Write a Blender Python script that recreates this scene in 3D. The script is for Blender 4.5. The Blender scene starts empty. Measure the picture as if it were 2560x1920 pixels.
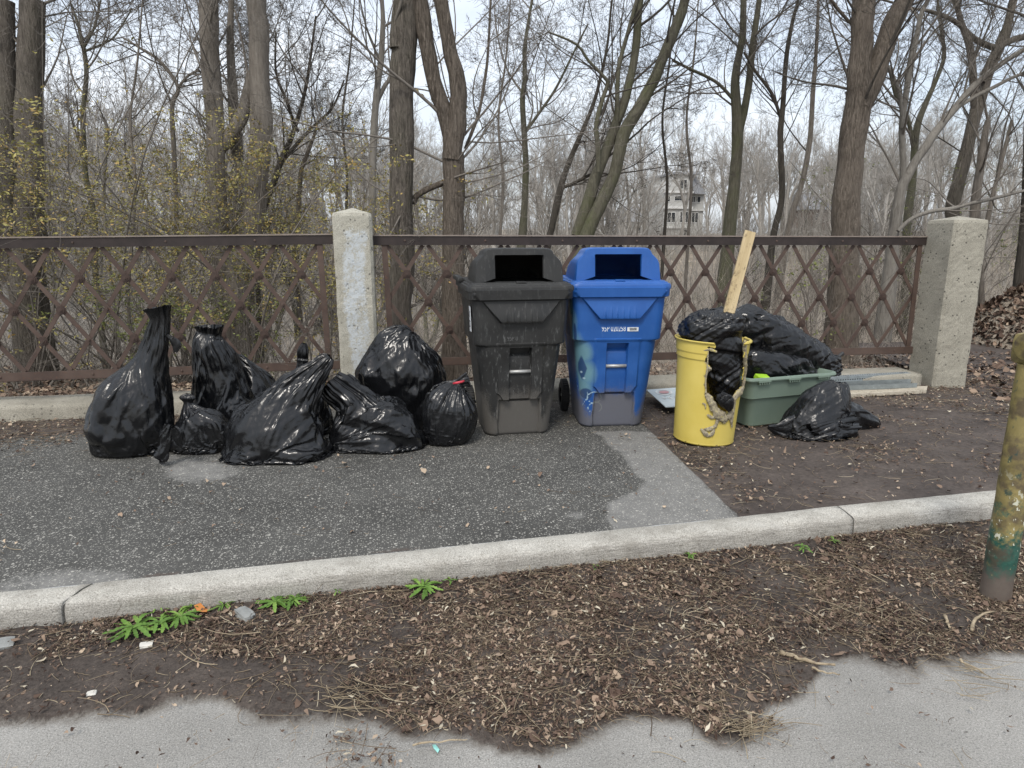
import bpy, math, random
import numpy as np
from math import radians, sin, cos, pi, atan, sqrt
C = bpy.context.scene.collection
sc = bpy.context.scene

# ------------------------------------------------------------------ camera
EYE = 1.40                       # eye height above the walkway, metres
FPX, CX, CY = 1680.0, 1280.0, 960.0
PITCH = atan((CY-588.0)/FPX)
YAW = pi/2-atan((10800.0-CX)*cos(PITCH)/FPX)
cam_d = bpy.data.cameras.new('camera'); cam = bpy.data.objects.new('camera', cam_d); C.objects.link(cam)
cam.location = (0, 0, EYE); cam.rotation_euler = (pi/2-PITCH, 0, -YAW)
cam_d.sensor_width = 36.0; cam_d.lens = FPX/2560*36.0
cam_d.clip_start = 0.05; cam_d.clip_end = 3000
sc.camera = cam
# ------------------------------------------------------------------ world, sun, exposure
SUN_EL, SUN_AZ = radians(52), radians(205)      # a veiled sun high behind the viewer
w = bpy.data.worlds.new('World'); sc.world = w; w.use_nodes = True
wn = w.node_tree.nodes; wl = w.node_tree.links
bg = wn['Background']; bg.inputs['Strength'].default_value = 0.12
sky = wn.new('ShaderNodeTexSky'); sky.sky_type = 'NISHITA'; sky.sun_disc = False
sky.sun_elevation = SUN_EL; sky.sun_rotation = SUN_AZ; sky.air_density = 1.0; sky.dust_density = 3.0; sky.ozone_density = 1.5
tc = wn.new('ShaderNodeTexCoord'); mp = wn.new('ShaderNodeMapping'); mp.inputs['Scale'].default_value = (1.2, 1.2, 3.6)
cl = wn.new('ShaderNodeTexNoise'); cl.inputs['Scale'].default_value = 1.7; cl.inputs['Detail'].default_value = 7; cl.inputs['Roughness'].default_value = 0.55
rmp = wn.new('ShaderNodeValToRGB'); rmp.color_ramp.elements[0].position = 0.30; rmp.color_ramp.elements[1].position = 0.66
rmp.color_ramp.elements[0].color = (0.42, 0.42, 0.42, 1); rmp.color_ramp.elements[1].color = (1, 1, 1, 1)
mixc = wn.new('ShaderNodeMixRGB'); mixc.inputs['Color2'].default_value = (6.1, 6.45, 6.9, 1)    # cloud deck, in the sky's own units
wl.new(tc.outputs['Generated'], mp.inputs['Vector']); wl.new(mp.outputs[0], cl.inputs['Vector'])
wl.new(cl.outputs['Fac'], rmp.inputs['Fac']); wl.new(rmp.outputs['Color'], mixc.inputs['Fac'])
# an overcast sky is about three times as bright overhead as near the horizon
sx_ = wn.new('ShaderNodeSeparateXYZ'); wl.new(tc.outputs['Generated'], sx_.inputs[0])
mr = wn.new('ShaderNodeMapRange'); mr.inputs['From Min'].default_value = 0; mr.inputs['From Max'].default_value = 1; mr.inputs['To Min'].default_value = 0.86; mr.inputs['To Max'].default_value = 1.25
wl.new(sx_.outputs[2], mr.inputs['Value']); mu = wn.new('ShaderNodeVectorMath'); mu.operation = 'SCALE'
wl.new(sky.outputs['Color'], mixc.inputs['Color1']); wl.new(mixc.outputs['Color'], mu.inputs[0]); wl.new(mr.outputs[0], mu.inputs['Scale']); wl.new(mu.outputs[0], bg.inputs['Color'])
sd = bpy.data.lights.new('sun', 'SUN'); sd.energy = 1.35; sd.angle = radians(14); sd.color = (1.0, 0.955, 0.88)
sun = bpy.data.objects.new('sun', sd); C.objects.link(sun)
sun.rotation_euler = (pi/2-SUN_EL, 0, pi-SUN_AZ)
sc.view_settings.view_transform = 'Standard'; sc.view_settings.look = 'None'
sc.view_settings.exposure = 0.70; sc.view_settings.gamma = 1.0; sc.view_settings.use_curve_mapping = False

# ------------------------------------------------------------------ helpers
_fw = np.array([sin(YAW)*cos(PITCH), cos(YAW)*cos(PITCH), -sin(PITCH)])
_rt = np.array([cos(YAW), -sin(YAW), 0.0]); _up = np.cross(_rt, _fw); _c = np.array([0, 0, EYE])
def ray(x, y): return _fw+_rt*(x-CX)/FPX-_up*(y-CY)/FPX
def atz(x, y, z=0.0):            # a measured point of the photograph on the level z
    r = ray(x, y); return _c+r*((z-EYE)/r[2])
def aty(x, y, Y):                # ... on the upright plane a distance Y away
    r = ray(x, y); return _c+r*(Y/r[1])
def proj(P):
    d = np.asarray(P, float)-_c; k = d@_fw
    return CX+FPX*(d@_rt)/k, CY-FPX*(d@_up)/k
def tag(o, label=None, cat=None, group=None, kind=None):
    if label: o['label'] = label
    if cat: o['category'] = cat
    if group: o['group'] = group
    if kind: o['kind'] = kind
    return o
def empty(name, loc=(0, 0, 0), rz=0, rx=0, ry=0):
    o = bpy.data.objects.new(name, None); C.objects.link(o)
    o.location = loc; o.rotation_euler = (rx, ry, rz); o.empty_display_size = .1; return o
def obj(name, V, F, mat=None, parent=None, smooth=False, loc=None):
    me = bpy.data.meshes.new(name)
    if isinstance(V, np.ndarray) and isinstance(F, np.ndarray):
        V = np.ascontiguousarray(V, dtype=np.float32); n = F.shape[1]
        me.vertices.add(len(V)); me.vertices.foreach_set('co', V.ravel())
        me.loops.add(F.size); me.loops.foreach_set('vertex_index', F.astype(np.int32).ravel())
        me.polygons.add(len(F)); me.polygons.foreach_set('loop_start', np.arange(0, F.size, n, dtype=np.int32))
        me.update(calc_edges=True)
    else:
        me.from_pydata([tuple(map(float, v)) for v in V], [], [tuple(map(int, f)) for f in F]); me.update()
    if smooth: me.polygons.foreach_set('use_smooth', np.ones(len(me.polygons), dtype=bool))
    for m in (mat if isinstance(mat, (list, tuple)) else [mat]):
        if m: me.materials.append(m)
    o = bpy.data.objects.new(name, me); C.objects.link(o)
    if parent: o.parent = parent
    if loc is not None: o.location = loc
    return o
def attr(o, name, vals):
    a = o.data.attributes.new(name, 'FLOAT', 'POINT'); a.data.foreach_set('value', np.ascontiguousarray(vals, dtype=np.float32).ravel())
class MB:                        # collects shapes into one mesh
    def __init__(s): s.V = []; s.F = []
    def add(s, V, F):
        b = len(s.V); s.V += [tuple(map(float, v)) for v in V]; s.F += [tuple(int(i)+b for i in f) for f in F]; return s
    def box(s, a, b, bev=0.0):
        x0, y0, z0 = a; x1, y1, z1 = b
        if bev <= 0:
            return s.add([(x0,y0,z0),(x1,y0,z0),(x1,y1,z0),(x0,y1,z0),(x0,y0,z1),(x1,y0,z1),(x1,y1,z1),(x0,y1,z1)],
                  [(0,3,2,1),(4,5,6,7),(0,1,5,4),(1,2,6,5),(2,3,7,6),(3,0,4,7)])
        import bmesh
        bm = bmesh.new(); bmesh.ops.create_cube(bm, size=1)
        for v in bm.verts: v.co = ((x0+x1)/2+v.co.x*(x1-x0), (y0+y1)/2+v.co.y*(y1-y0), (z0+z1)/2+v.co.z*(z1-z0))
        bmesh.ops.bevel(bm, geom=bm.edges[:], offset=bev, segments=2, affect='EDGES', profile=0.6)
        bm.verts.index_update()
        s.add([v.co[:] for v in bm.verts], [[v.index for v in f.verts] for f in bm.faces]); bm.free(); return s
    def bar(s, p, q, wd, th, n=(0, 1, 0)):     # flat bar from p to q, width wd across, thickness th along n
        p = np.array(p, float); q = np.array(q, float); n = np.array(n, float); t = q-p; t /= np.linalg.norm(t)
        n = n-t*(n@t); n /= np.linalg.norm(n); u = np.cross(t, n)*wd/2; n = n*th/2
        return s.add([p-u-n, p+u-n, p+u+n, p-u+n, q-u-n, q+u-n, q+u+n, q-u+n],
                     [(0,3,2,1),(4,5,6,7),(0,1,5,4),(1,2,6,5),(2,3,7,6),(3,0,4,7)])
    def tube(s, P, R, n=8, cap=True):
        V, F = tube(np.array(P, float), np.array(R, float) if np.ndim(R) else np.full(len(P), R), n)
        s.add(V, F)
        if cap:
            b = len(s.V)-len(V); s.F.append(tuple(range(b+n-1, b-1, -1))); s.F.append(tuple(range(len(s.V)-n, len(s.V))))
        return s
    def lathe(s, prof, n=24, c=(0, 0, 0), ax='z'):   # prof: (r, h)
        V = []; F = []
        for r, h in prof:
            for k in range(n):
                a = 2*pi*k/n; p = (r*cos(a), r*sin(a), h)
                if ax == 'y': p = (p[0], -h, p[1])
                if ax == 'x': p = (h, p[0], p[1])
                V.append((p[0]+c[0], p[1]+c[1], p[2]+c[2]))
        for i in range(len(prof)-1):
            for k in range(n): F.append((i*n+k, i*n+(k+1) % n, (i+1)*n+(k+1) % n, (i+1)*n+k))
        return s.add(V, F)
    def build(s, name, mat=None, parent=None, smooth=False, loc=None): return obj(name, s.V, s.F, mat, parent, smooth, loc)
def frames(P):
    T = np.gradient(P, axis=0) if len(P) > 2 else np.repeat((P[-1]-P[0])[None], len(P), 0)
    T = T/np.maximum(np.linalg.norm(T, axis=1, keepdims=True), 1e-9)
    ref = np.array([0.31, 0.87, 0.38]); ref /= np.linalg.norm(ref)
    A = np.cross(T, ref); bad = np.linalg.norm(A, axis=1) < .15; A[bad] = np.cross(T[bad], [1., 0, 0])
    A /= np.linalg.norm(A, axis=1, keepdims=True); return T, A, np.cross(T, A)
def tube(P, R, n):
    T, A, B = frames(P); a = np.arange(n)*2*pi/n; m = len(P)
    V = P[:, None]+R[:, None, None]*(np.cos(a)[None, :, None]*A[:, None]+np.sin(a)[None, :, None]*B[:, None])
    i = np.arange(m-1)[:, None]*n; k = np.arange(n)[None]; k2 = (k+1) % n
    return V.reshape(-1, 3), np.stack([i+k, i+k2, i+n+k2, i+n+k], -1).reshape(-1, 4)
def sm(x, a, b):
    t = np.clip((np.asarray(x, float)-a)/(b-a), 0, 1); return t*t*(3-2*t)
def hash3(i, j, k, s):
    h = (i*374761393+j*668265263+k*2147483647+s*974634777) & 0xffffffff
    h = ((h ^ (h >> 13))*1274126177) & 0xffffffff; h = (h ^ (h >> 16)); return (h & 0xffffff)/float(0xffffff)
def noise(x, y, z=0.0, s=0):     # value noise, -1..1
    x, y, z = np.broadcast_arrays(np.asarray(x, float), np.asarray(y, float), np.asarray(z, float))
    i = np.floor(x).astype(np.int64); j = np.floor(y).astype(np.int64); k = np.floor(z).astype(np.int64)
    fx, fy, fz = x-i, y-j, z-k; fx, fy, fz = [f*f*(3-2*f) for f in (fx, fy, fz)]; r = 0
    for a in (0, 1):
        for b in (0, 1):
            for c in (0, 1):
                r = r+hash3(i+a, j+b, k+c, s)*(fx if a else 1-fx)*(fy if b else 1-fy)*(fz if c else 1-fz)
    return r*2-1
def fbm(x, y, z=0.0, s=0, o=4):
    r = 0; A = 1; t = 0
    for q in range(o): r = r+A*noise(np.asarray(x)*2**q, np.asarray(y)*2**q, np.asarray(z)*2**q, s+q*17); t += A; A *= .5
    return r/t

# ------------------------------------------------------------------ material helpers
class M:
    def __init__(s, name, rough=.6, spec=.5, metal=0):
        s.m = bpy.data.materials.new(name); s.m.use_nodes = True; s.t = s.m.node_tree; s.b = s.t.nodes['Principled BSDF']
        s.b.inputs['Roughness'].default_value = rough; s.b.inputs['Specular IOR Level'].default_value = spec; s.b.inputs['Metallic'].default_value = metal
        s._co = None
    def n(s, t, **k):
        o = s.t.nodes.new('ShaderNode'+t)
        for a, v in k.items():
            if a in o.bl_rna.properties: setattr(o, a, v)
            else: s.set(o, a, v)
        return o
    def set(s, o, a, v):
        i = o.inputs[a]
        if hasattr(v, 'links') or isinstance(v, bpy.types.NodeSocket): s.t.links.new(v, i)
        elif hasattr(i.default_value, '__len__') and len(i.default_value) == 4 and len(v) == 3: i.default_value = (*v, 1)
        else: i.default_value = v
    def co(s, scale=(1, 1, 1), space='Object'):
        c = s.n('TexCoord').outputs[space]; p = s.n('Mapping', Scale=scale); s.t.links.new(c, p.inputs['Vector']); return p.outputs[0]
    def noise(s, scale, detail=4, rough=.55, vec=None, out='Fac', dist=0):
        o = s.n('TexNoise', Scale=scale, Detail=detail, Roughness=rough, Distortion=dist); s.set(o, 'Vector', vec if vec is not None else s.co()); return o.outputs[out]
    def voro(s, scale, vec=None, feature='F1', out='Distance', rnd=1):
        o = s.n('TexVoronoi', Scale=scale, Randomness=rnd); o.feature = feature; s.set(o, 'Vector', vec if vec is not None else s.co()); return o.outputs[out]
    def ramp(s, fac, stops, interp='LINEAR'):
        o = s.n('ValToRGB'); s.set(o, 'Fac', fac); e = o.color_ramp.elements; o.color_ramp.interpolation = interp
        while len(e) < len(stops): e.new(0.5)
        for q, (p, c) in zip(e, stops):
            q.position = p; c = (c, c, c) if not hasattr(c, '__len__') else c; q.color = (*c, 1)
        return o.outputs['Color']
    def mix(s, f, a, b, mode='MIX'):
        o = s.n('MixRGB', blend_type=mode); s.set(o, 'Fac', f)
        for k, v in (('Color1', a), ('Color2', b)):
            if isinstance(v, (int, float)): v = (v, v, v)
            s.set(o, k, v)
        return o.outputs[0]
    def math(s, op, a, b=0.5, clamp=False):
        o = s.n('Math', operation=op); o.use_clamp = clamp
        for k, v in ((0, a), (1, b)):
            if isinstance(v, (int, float)): o.inputs[k].default_value = v
            else: s.t.links.new(v, o.inputs[k])
        return o.outputs[0]
    def attr(s, name): return s.n('Attribute', attribute_name=name).outputs['Fac']
    def bump(s, h, strength=.5, dist=.01, prev=None):
        o = s.n('Bump', Strength=strength, Distance=dist); s.set(o, 'Height', h)
        if prev is not None: s.set(o, 'Normal', prev)
        s.t.links.new(o.outputs[0], s.b.inputs['Normal']); return o.outputs[0]
    def col(s, v): s.set(s.b, 'Base Color', v); return s
    def rough(s, v): s.set(s.b, 'Roughness', v); return s
# ------------------------------------------------------------------ materials
def concrete_mat(name, a, b, pits=1.0, stain=None, grain=140):
    m = M(name, rough=.9, spec=.25); v = m.co()
    n1 = m.noise(3.5, 6, .65, v); n2 = m.noise(grain, 3, .7, v); n3 = m.noise(28, 5, .6, v)
    c = m.mix(m.ramp(n1, [(.3, 0), (.7, 1)]), a, b)
    c = m.mix(.55, c, m.ramp(n2, [(.3, .22), (.5, .55), (.72, .98)]), 'OVERLAY')
    pit = m.ramp(m.voro(24, m.co((1, 1, 1))), [(.10, 0), (.26, 1)])
    pm = m.ramp(m.noise(11, 2, .5, m.co()), [(.44, 1), (.56, 0)])
    pit = m.mix(pm, pit, 1.0)
    grit = m.ramp(m.voro(95), [(.12, 0), (.3, 1)])
    c = m.mix(m.math('MULTIPLY', m.math('SUBTRACT', 1.0, pit), .75*pits), c, (.05, .047, .04))
    c = m.mix(m.math('MULTIPLY', m.math('SUBTRACT', 1.0, grit), .35), c, (.09, .085, .075))
    if stain: c = stain(m, c, n3)
    m.col(c); h = m.mix(.5, m.mix(.3, n2, n3), pit); m.bump(h, .8, .008); return m.m
def stain_white(m, c, n3):       # flaking whitewash on the middle of the face
    f = m.math('ADD', m.math('MULTIPLY', m.attr('paint'), .82), m.math('MULTIPLY', m.math('SUBTRACT', m.noise(9, 6, .8), .5), 2.2))
    f = m.math('ADD', f, m.math('MULTIPLY', m.math('SUBTRACT', m.noise(60, 3, .8), .5), 1.6))
    return m.mix(m.ramp(f, [(.55, 0), (.95, .80)]), c, (.50, .54, .57))
CONC_L = concrete_mat('weathered concrete with whitewash', (.30, .285, .235), (.40, .385, .33), 1.0, stain_white)
CONC_R = concrete_mat('weathered concrete', (.24, .225, .185), (.34, .32, .265), 1.2)
PLINTH = concrete_mat('plinth concrete', (.20, .185, .15), (.32, .30, .25), .8)
def simple0(name, c):
    m = M(name, rough=.6, spec=.35); m.col(m.mix(m.ramp(m.noise(9, 5, .65), [(.35, 0), (.7, 1)]), tuple(q*.8 for q in c), tuple(q*1.35 for q in c))); return m.m
def iron_mat():
    m = M('rusty brown painted iron', rough=.62, spec=.35); v = m.co()
    n = m.noise(6, 5, .6, v); n2 = m.noise(60, 3, .6, v)
    c = m.mix(m.ramp(n, [(.35, 0), (.7, 1)]), (.064, .043, .035), (.102, .071, .057)); c = m.mix(m.ramp(n2, [(.58, 0), (.72, .7)]), c, (.13, .065, .040))
    m.col(c); m.bump(n2, .3, .002); return m.m
IRON = iron_mat()
IRON_D = simple0('dark iron rail', (.030, .022, .020)); ROSE = simple0('iron rosette', (.055, .036, .029))  # top rail is a darker brown than the lattice iron
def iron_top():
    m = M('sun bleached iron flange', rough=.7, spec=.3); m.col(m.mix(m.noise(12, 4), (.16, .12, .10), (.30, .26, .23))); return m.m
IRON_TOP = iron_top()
def asphalt_walk():
    m = M('walkway asphalt and bare earth', rough=.85, spec=.3); v = m.co()
    dirt, dry = m.attr('dirt'), m.attr('dry'); n1 = m.noise(1.3, 5, .6, v); n2 = m.noise(11, 5, .65, v); fine = m.noise(230, 2, .6, v)
    base = m.mix(m.ramp(n1, [(.3, 0), (.7, 1)]), (.040, .039, .036), (.080, .078, .072)); base = m.mix(.35, base, m.ramp(fine, [(.3, .2), (.7, .85)]), 'OVERLAY')
    dryc = m.mix(m.ramp(n2, [(.3, 0), (.7, 1)]), (.135, .132, .125), (.20, .195, .183))
    dm = m.math('ADD', dry, m.math('MULTIPLY', m.math('SUBTRACT', m.mix(.5, n2, m.noise(70, 3, .8)), .5), 1.8)); dmr = m.ramp(dm, [(.34, 0), (.68, .95)])
    c = m.mix(dmr, base, dryc)
    # exposed aggregate: pale chips of several sizes
    for sc_, thr, seed_ in ((120, .45, 0), (75, .62, 5), (48, .86, 9)):
        d = m.n('TexVoronoi', Scale=sc_); m.set(d, 'Vector', m.co((1+seed_*.01, 1, 1)))
        inside = m.ramp(d.outputs['Distance'], [(.26, 1), (.38, 0)]); pick = m.ramp(m.n('SeparateColor', Color=d.outputs['Color']).outputs[0], [(thr-.02, 0), (thr, 1)])
        chip = m.math('MULTIPLY', inside, pick); shade = m.mix(m.n('SeparateColor', Color=d.outputs['Color']).outputs[1], (.12, .118, .108), (.44, .425, .38))
        c = m.mix(m.math('MULTIPLY', chip, .85), c, shade)
    cracks = m.ramp(m.voro(.9, m.mix(.12, v, m.n('TexNoise', Scale=2.0).outputs['Color'], 'ADD'), 'DISTANCE_TO_EDGE'), [(.0, 1), (.006, 0)])
    c = m.mix(m.math('MULTIPLY', cracks, .0), c, (.015, .014, .013))
    # earth
    e1 = m.noise(2.2, 6, .65, v); e2 = m.noise(40, 4, .7, v); earth = m.mix(m.ramp(e1, [(.3, 0), (.7, 1)]), (.038, .030, .026), (.095, .077, .066))
    earth = m.mix(.6, earth, m.ramp(e2, [(.3, .25), (.7, .8)]), 'OVERLAY')
    dd = m.math('ADD', dirt, m.math('MULTIPLY', m.math('SUBTRACT', m.noise(26, 5, .7), .5), .55)); c = m.mix(m.ramp(dd, [(.42, 0), (.58, 1)]), c, earth)
    m.col(c); m.bump(m.mix(.5, m.noise(120, 3, .7), e2), .7, .006); m.rough(m.ramp(n2, [(.3, .7), (.7, .95)])); return m.m
WALK = asphalt_walk()
def road_mat():
    m = M('road asphalt under soil', rough=.9, spec=.25); v = m.co()
    dirt = m.attr('dirt'); n2 = m.noise(9, 6, .7, v); fine = m.noise(210, 3, .7, v)
    c = m.mix(m.ramp(m.noise(1.6, 5, .6, v), [(.3, 0), (.7, 1)]), (.205, .198, .182), (.285, .275, .255)); c = m.mix(.75, c, m.ramp(fine, [(.3, .25), (.7, .8)]), 'OVERLAY')
    c = m.mix(m.ramp(m.voro(120), [(.13, .75), (.22, 0)]), c, (.07, .068, .065)); c = m.mix(m.ramp(m.voro(75, m.co((1.1, 1, 1))), [(.10, .7), (.18, 0)]), c, (.42, .41, .39))
    earth = m.mix(m.ramp(m.noise(5, 6, .7), [(.3, 0), (.7, 1)]), (.028, .023, .020), (.080, .065, .055)); earth = m.mix(.7, earth, m.ramp(m.noise(90, 4, .75), [(.3, .2), (.7, .9)]), 'OVERLAY')
    silt = m.mix(m.ramp(n2, [(.3, 0), (.7, 1)]), (.075, .064, .055), (.16, .145, .125))
    f = m.math('ADD', dirt, m.math('MULTIPLY', m.math('SUBTRACT', m.mix(.5, n2, m.noise(75, 4, .85)), .5), 1.25))
    c = m.mix(m.ramp(f, [(.12, 0), (.50, .85)]), c, silt); c = m.mix(m.ramp(f, [(.46, 0), (.64, 1)]), c, earth)
    m.col(c); m.bump(m.mix(.5, fine, m.noise(60, 4, .7)), .8, .006); return m.m
ROAD = road_mat()
def kerb_mat():
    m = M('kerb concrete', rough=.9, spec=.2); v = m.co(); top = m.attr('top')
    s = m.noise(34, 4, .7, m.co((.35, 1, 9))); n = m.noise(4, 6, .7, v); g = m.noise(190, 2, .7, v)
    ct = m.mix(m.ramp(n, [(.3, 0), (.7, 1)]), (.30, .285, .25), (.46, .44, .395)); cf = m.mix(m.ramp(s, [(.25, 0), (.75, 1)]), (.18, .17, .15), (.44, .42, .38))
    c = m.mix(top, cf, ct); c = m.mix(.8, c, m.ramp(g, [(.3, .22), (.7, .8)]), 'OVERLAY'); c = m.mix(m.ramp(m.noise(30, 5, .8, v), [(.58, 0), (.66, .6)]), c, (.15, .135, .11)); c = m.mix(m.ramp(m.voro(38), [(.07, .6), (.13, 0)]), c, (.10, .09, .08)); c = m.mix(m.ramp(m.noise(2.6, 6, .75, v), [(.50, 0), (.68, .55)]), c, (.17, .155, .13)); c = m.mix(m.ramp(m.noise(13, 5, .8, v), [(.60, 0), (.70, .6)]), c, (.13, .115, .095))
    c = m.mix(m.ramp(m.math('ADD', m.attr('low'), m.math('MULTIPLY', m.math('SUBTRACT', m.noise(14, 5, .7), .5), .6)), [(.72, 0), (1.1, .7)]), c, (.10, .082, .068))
    m.col(c); m.bump(m.mix(.5, s, g), .7, .006); return m.m
KERB = kerb_mat()
def forest_floor():
    m = M('forest floor', rough=.95, spec=.15); v = m.co()
    c = m.mix(m.ramp(m.noise(.7, 6, .7, v), [(.35, 0), (.65, 1)]), (.19, .155, .12), (.36, .31, .25)); c = m.mix(.8, c, m.ramp(m.noise(14, 5, .75, v), [(.3, .2), (.7, .85)]), 'OVERLAY')
    c = m.mix(m.ramp(m.noise(.25, 5, .6, v), [(.55, 0), (.70, .5)]), c, (.075, .085, .035))
    m.col(c); m.bump(m.noise(20, 5, .75, v), 1, .05); return m.m
FLOOR = forest_floor()

# ------------------------------------------------------------------ ground
def inpoly(x, y, poly):
    r = np.zeros(np.shape(x), bool); n = len(poly)
    for i in range(n):
        x1, y1 = poly[i]; x2, y2 = poly[(i+1) % n]
        r ^= ((y1 > y) != (y2 > y)) & (x < (x2-x1)*(y-y1)/((y2-y1) if y2 != y1 else 1e-9)+x1)
    return r
def kerb_back(x): return 2.872+.0482*(x-(-.0))
def kerb_front(x): return kerb_back(x)-.175
LOW = -.115
def plinth_front(x): return 5.585-.0215*(x+2.0)
YB = np.array([(-900, 1790), (0, 1808), (180, 1815), (330, 1800), (450, 1765), (560, 1750), (610, 1790), (760, 1795), (900, 1815), (1080, 1830), (1180, 1850), (1280, 1868), (1400, 1848), (1500, 1818), (1600, 1798),
      (1700, 1802), (1780, 1835), (1860, 1850), (1900, 1800), (1960, 1745), (2030, 1712), (2060, 1655), (2110, 1638), (2200, 1660), (2300, 1668), (2400, 1655), (2560, 1618), (3200, 1560)], float)
YLV = np.array([(-900, 1640), (0, 1665), (200, 1655), (420, 1650), (560, 1680), (760, 1735), (860, 1770), (1000, 1800), (1100, 1828), (1200, 1850)], float)
def dirt_low(X, Y):              # 1 on soil, 0 on bare road (lower side of the kerb)
    d = (np.stack([X, Y, np.full_like(X, LOW)], -1)-_c); k = np.maximum(d@_fw, .3); x = CX+FPX*(d@_rt)/k; y = CY-FPX*(d@_up)/k
    yb = np.interp(x, YB[:, 0], YB[:, 1])+46*fbm(X*7, Y*7, 0, 3, 5)
    m = .5+(yb-y)/64; m = m-.35*np.exp(-(((x-1000)/60)**2+((y-1770)/28)**2))
    soft = sm(x, 700, 200); m = m-soft*sm(y, 1690, 1800)*.22
    return np.clip(m, 0, 1), x, y
def grid(xs, ys, zf):
    X, Y = np.meshgrid(xs, ys); Z = zf(X, Y); nx, ny = len(xs), len(ys)
    i = np.arange(ny-1)[:, None]*nx; k = np.arange(nx-1)[None]
    return np.stack([X, Y, Z], -1).reshape(-1, 3), np.stack([i+k, i+k+1, i+nx+k+1, i+nx+k], -1).reshape(-1, 4), X, Y
def tband(n): return np.linspace(0, 1, n)
# upper walk: rows run from the kerb to the plinth
xs = np.r_[np.linspace(-30, -4.2, 14), np.linspace(-4, 6.4, 420), np.linspace(6.6, 40, 14)]; vv = tband(130); X, V_ = np.meshgrid(xs, vv)
far = np.where(X > 5.0, 7.4, plinth_front(X)+.12); far = plinth_front(X)+.12+(sm(X, 5.35, 5.9))*2.4
Yw = (kerb_back(X)-.02)*(1-V_)+far*V_; EDGE = [(1.70, 2.6), (1.71, 2.97), (1.83, 4.35), (1.93, 5.9)]
ex = np.interp(Yw, [p[1] for p in EDGE], [p[0] for p in EDGE])
dirt = np.clip(.5+(X-ex)/.05, 0, 1)
dirt = np.maximum(dirt, np.clip((Yw-4.88-.25*fbm(X*2, Yw*2, 0, 8))*1.6+.1, 0, .62)*sm(X, -.3, -1.4))     # leaf mould blown against the plinth
dirt = np.maximum(dirt, .52*sm(Yw, 4.75, 5.3)*sm(X, -.2, 1.0))
dirt = np.maximum(dirt, .60*np.exp(-((Yw-kerb_back(X))/.035)**2)*(.4+.6*sm(fbm(X*3, Yw*3, 0, 4), -.2, .3)))
d_ = (np.stack([X, Yw, 0*X], -1)-_c); k_ = np.maximum(d_@_fw, .3); px, py = CX+FPX*(d_@_rt)/k_, CY-FPX*(d_@_up)/k_
dry = np.zeros_like(X)
jx, jy = px+22*fbm(X*5, Yw*5, 0, 12), py+10*fbm(X*5+7, Yw*5, 0, 13)
dry = np.maximum(dry, .86*inpoly(jx, jy, [(1490, 1075), (1660, 1085), (1850, 1300), (1540, 1335), (1512, 1262), (1590, 1232), (1615, 1200), (1560, 1150)]))
for cx_, cy_, rx_, ry_, a_ in ((500, 1178, 120, 36, .75), (200, 1450, 200, 34, .75), (60, 1480, 170, 26, .7), (1445, 1290, 40, 14, .8), (420, 1150, 60, 16, .6), (700, 1420, 140, 14, .45), (1480, 1010, 130, 12, .4), (1000, 1370, 200, 12, .4), (1380, 1240, 60, 12, .3)):
    dry = np.maximum(dry, a_*np.clip(1.5-1.2*np.sqrt(((jx-cx_)/rx_)**2+((jy-cy_)/ry_)**2), 0, 1))
for _ in range(3):
    dry[:, 14:-14] = (dry[:, 13:-15]+dry[:, 15:-13]+dry[:, 14:-14]*2)/4; dry[1:-1] = (dry[:-2]+dry[2:]+dry[1:-1]*2)/4
Zw = .004*fbm(X*2, Yw*2, 0, 5)+dirt*.010*fbm(X*7, Yw*7, 0, 6)-.006*sm(dirt, .4, .8)
i = np.arange(len(vv)-1)[:, None]*len(xs); k = np.arange(len(xs)-1)[None]; n_ = len(xs)
walk = obj('walkway', np.stack([X, Yw, Zw], -1).reshape(-1, 3), np.stack([i+k, i+k+1, i+n_+k+1, i+n_+k], -1).reshape(-1, 4), WALK, smooth=True); tag(walk, kind='structure')
attr(walk, 'dirt', dirt); attr(walk, 'dry', dry)
# road and its verge below the kerb
xs = np.r_[np.linspace(-60, -3.2, 12), np.linspace(-3, 4.6, 330), np.linspace(5, 60, 12)]; vv = np.r_[np.linspace(0, .955, 14), np.linspace(.96, 1, 170)]; X, V_ = np.meshgrid(xs, vv)
Yr = -45*(1-V_)+(kerb_front(X)+.03)*V_; dl, px, py = dirt_low(X, Yr); dl = np.where((Yr < .6), 0, dl)
Zr = LOW+.012*fbm(X*1.3, Yr*1.3, 0, 21)*sm(dl, .3, .7)+.010*fbm(X*9, Yr*9, 0, 22)*dl+.012*sm(dl, .4, .8)+.02*sm(Yr-kerb_front(X), -.25, 0)
i = np.arange(len(vv)-1)[:, None]*len(xs); k = np.arange(len(xs)-1)[None]; n_ = len(xs)
road = obj('road', np.stack([X, Yr, Zr], -1).reshape(-1, 3), np.stack([i+k, i+k+1, i+n_+k+1, i+n_+k], -1).reshape(-1, 4), ROAD, smooth=True); tag(road, kind='structure'); attr(road, 'dirt', dl)
def road_z(x, y): return float(LOW+.012*fbm(x*1.3, y*1.3, 0, 21)+.012+.02*sm(y-kerb_front(x), -.25, 0))
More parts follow.
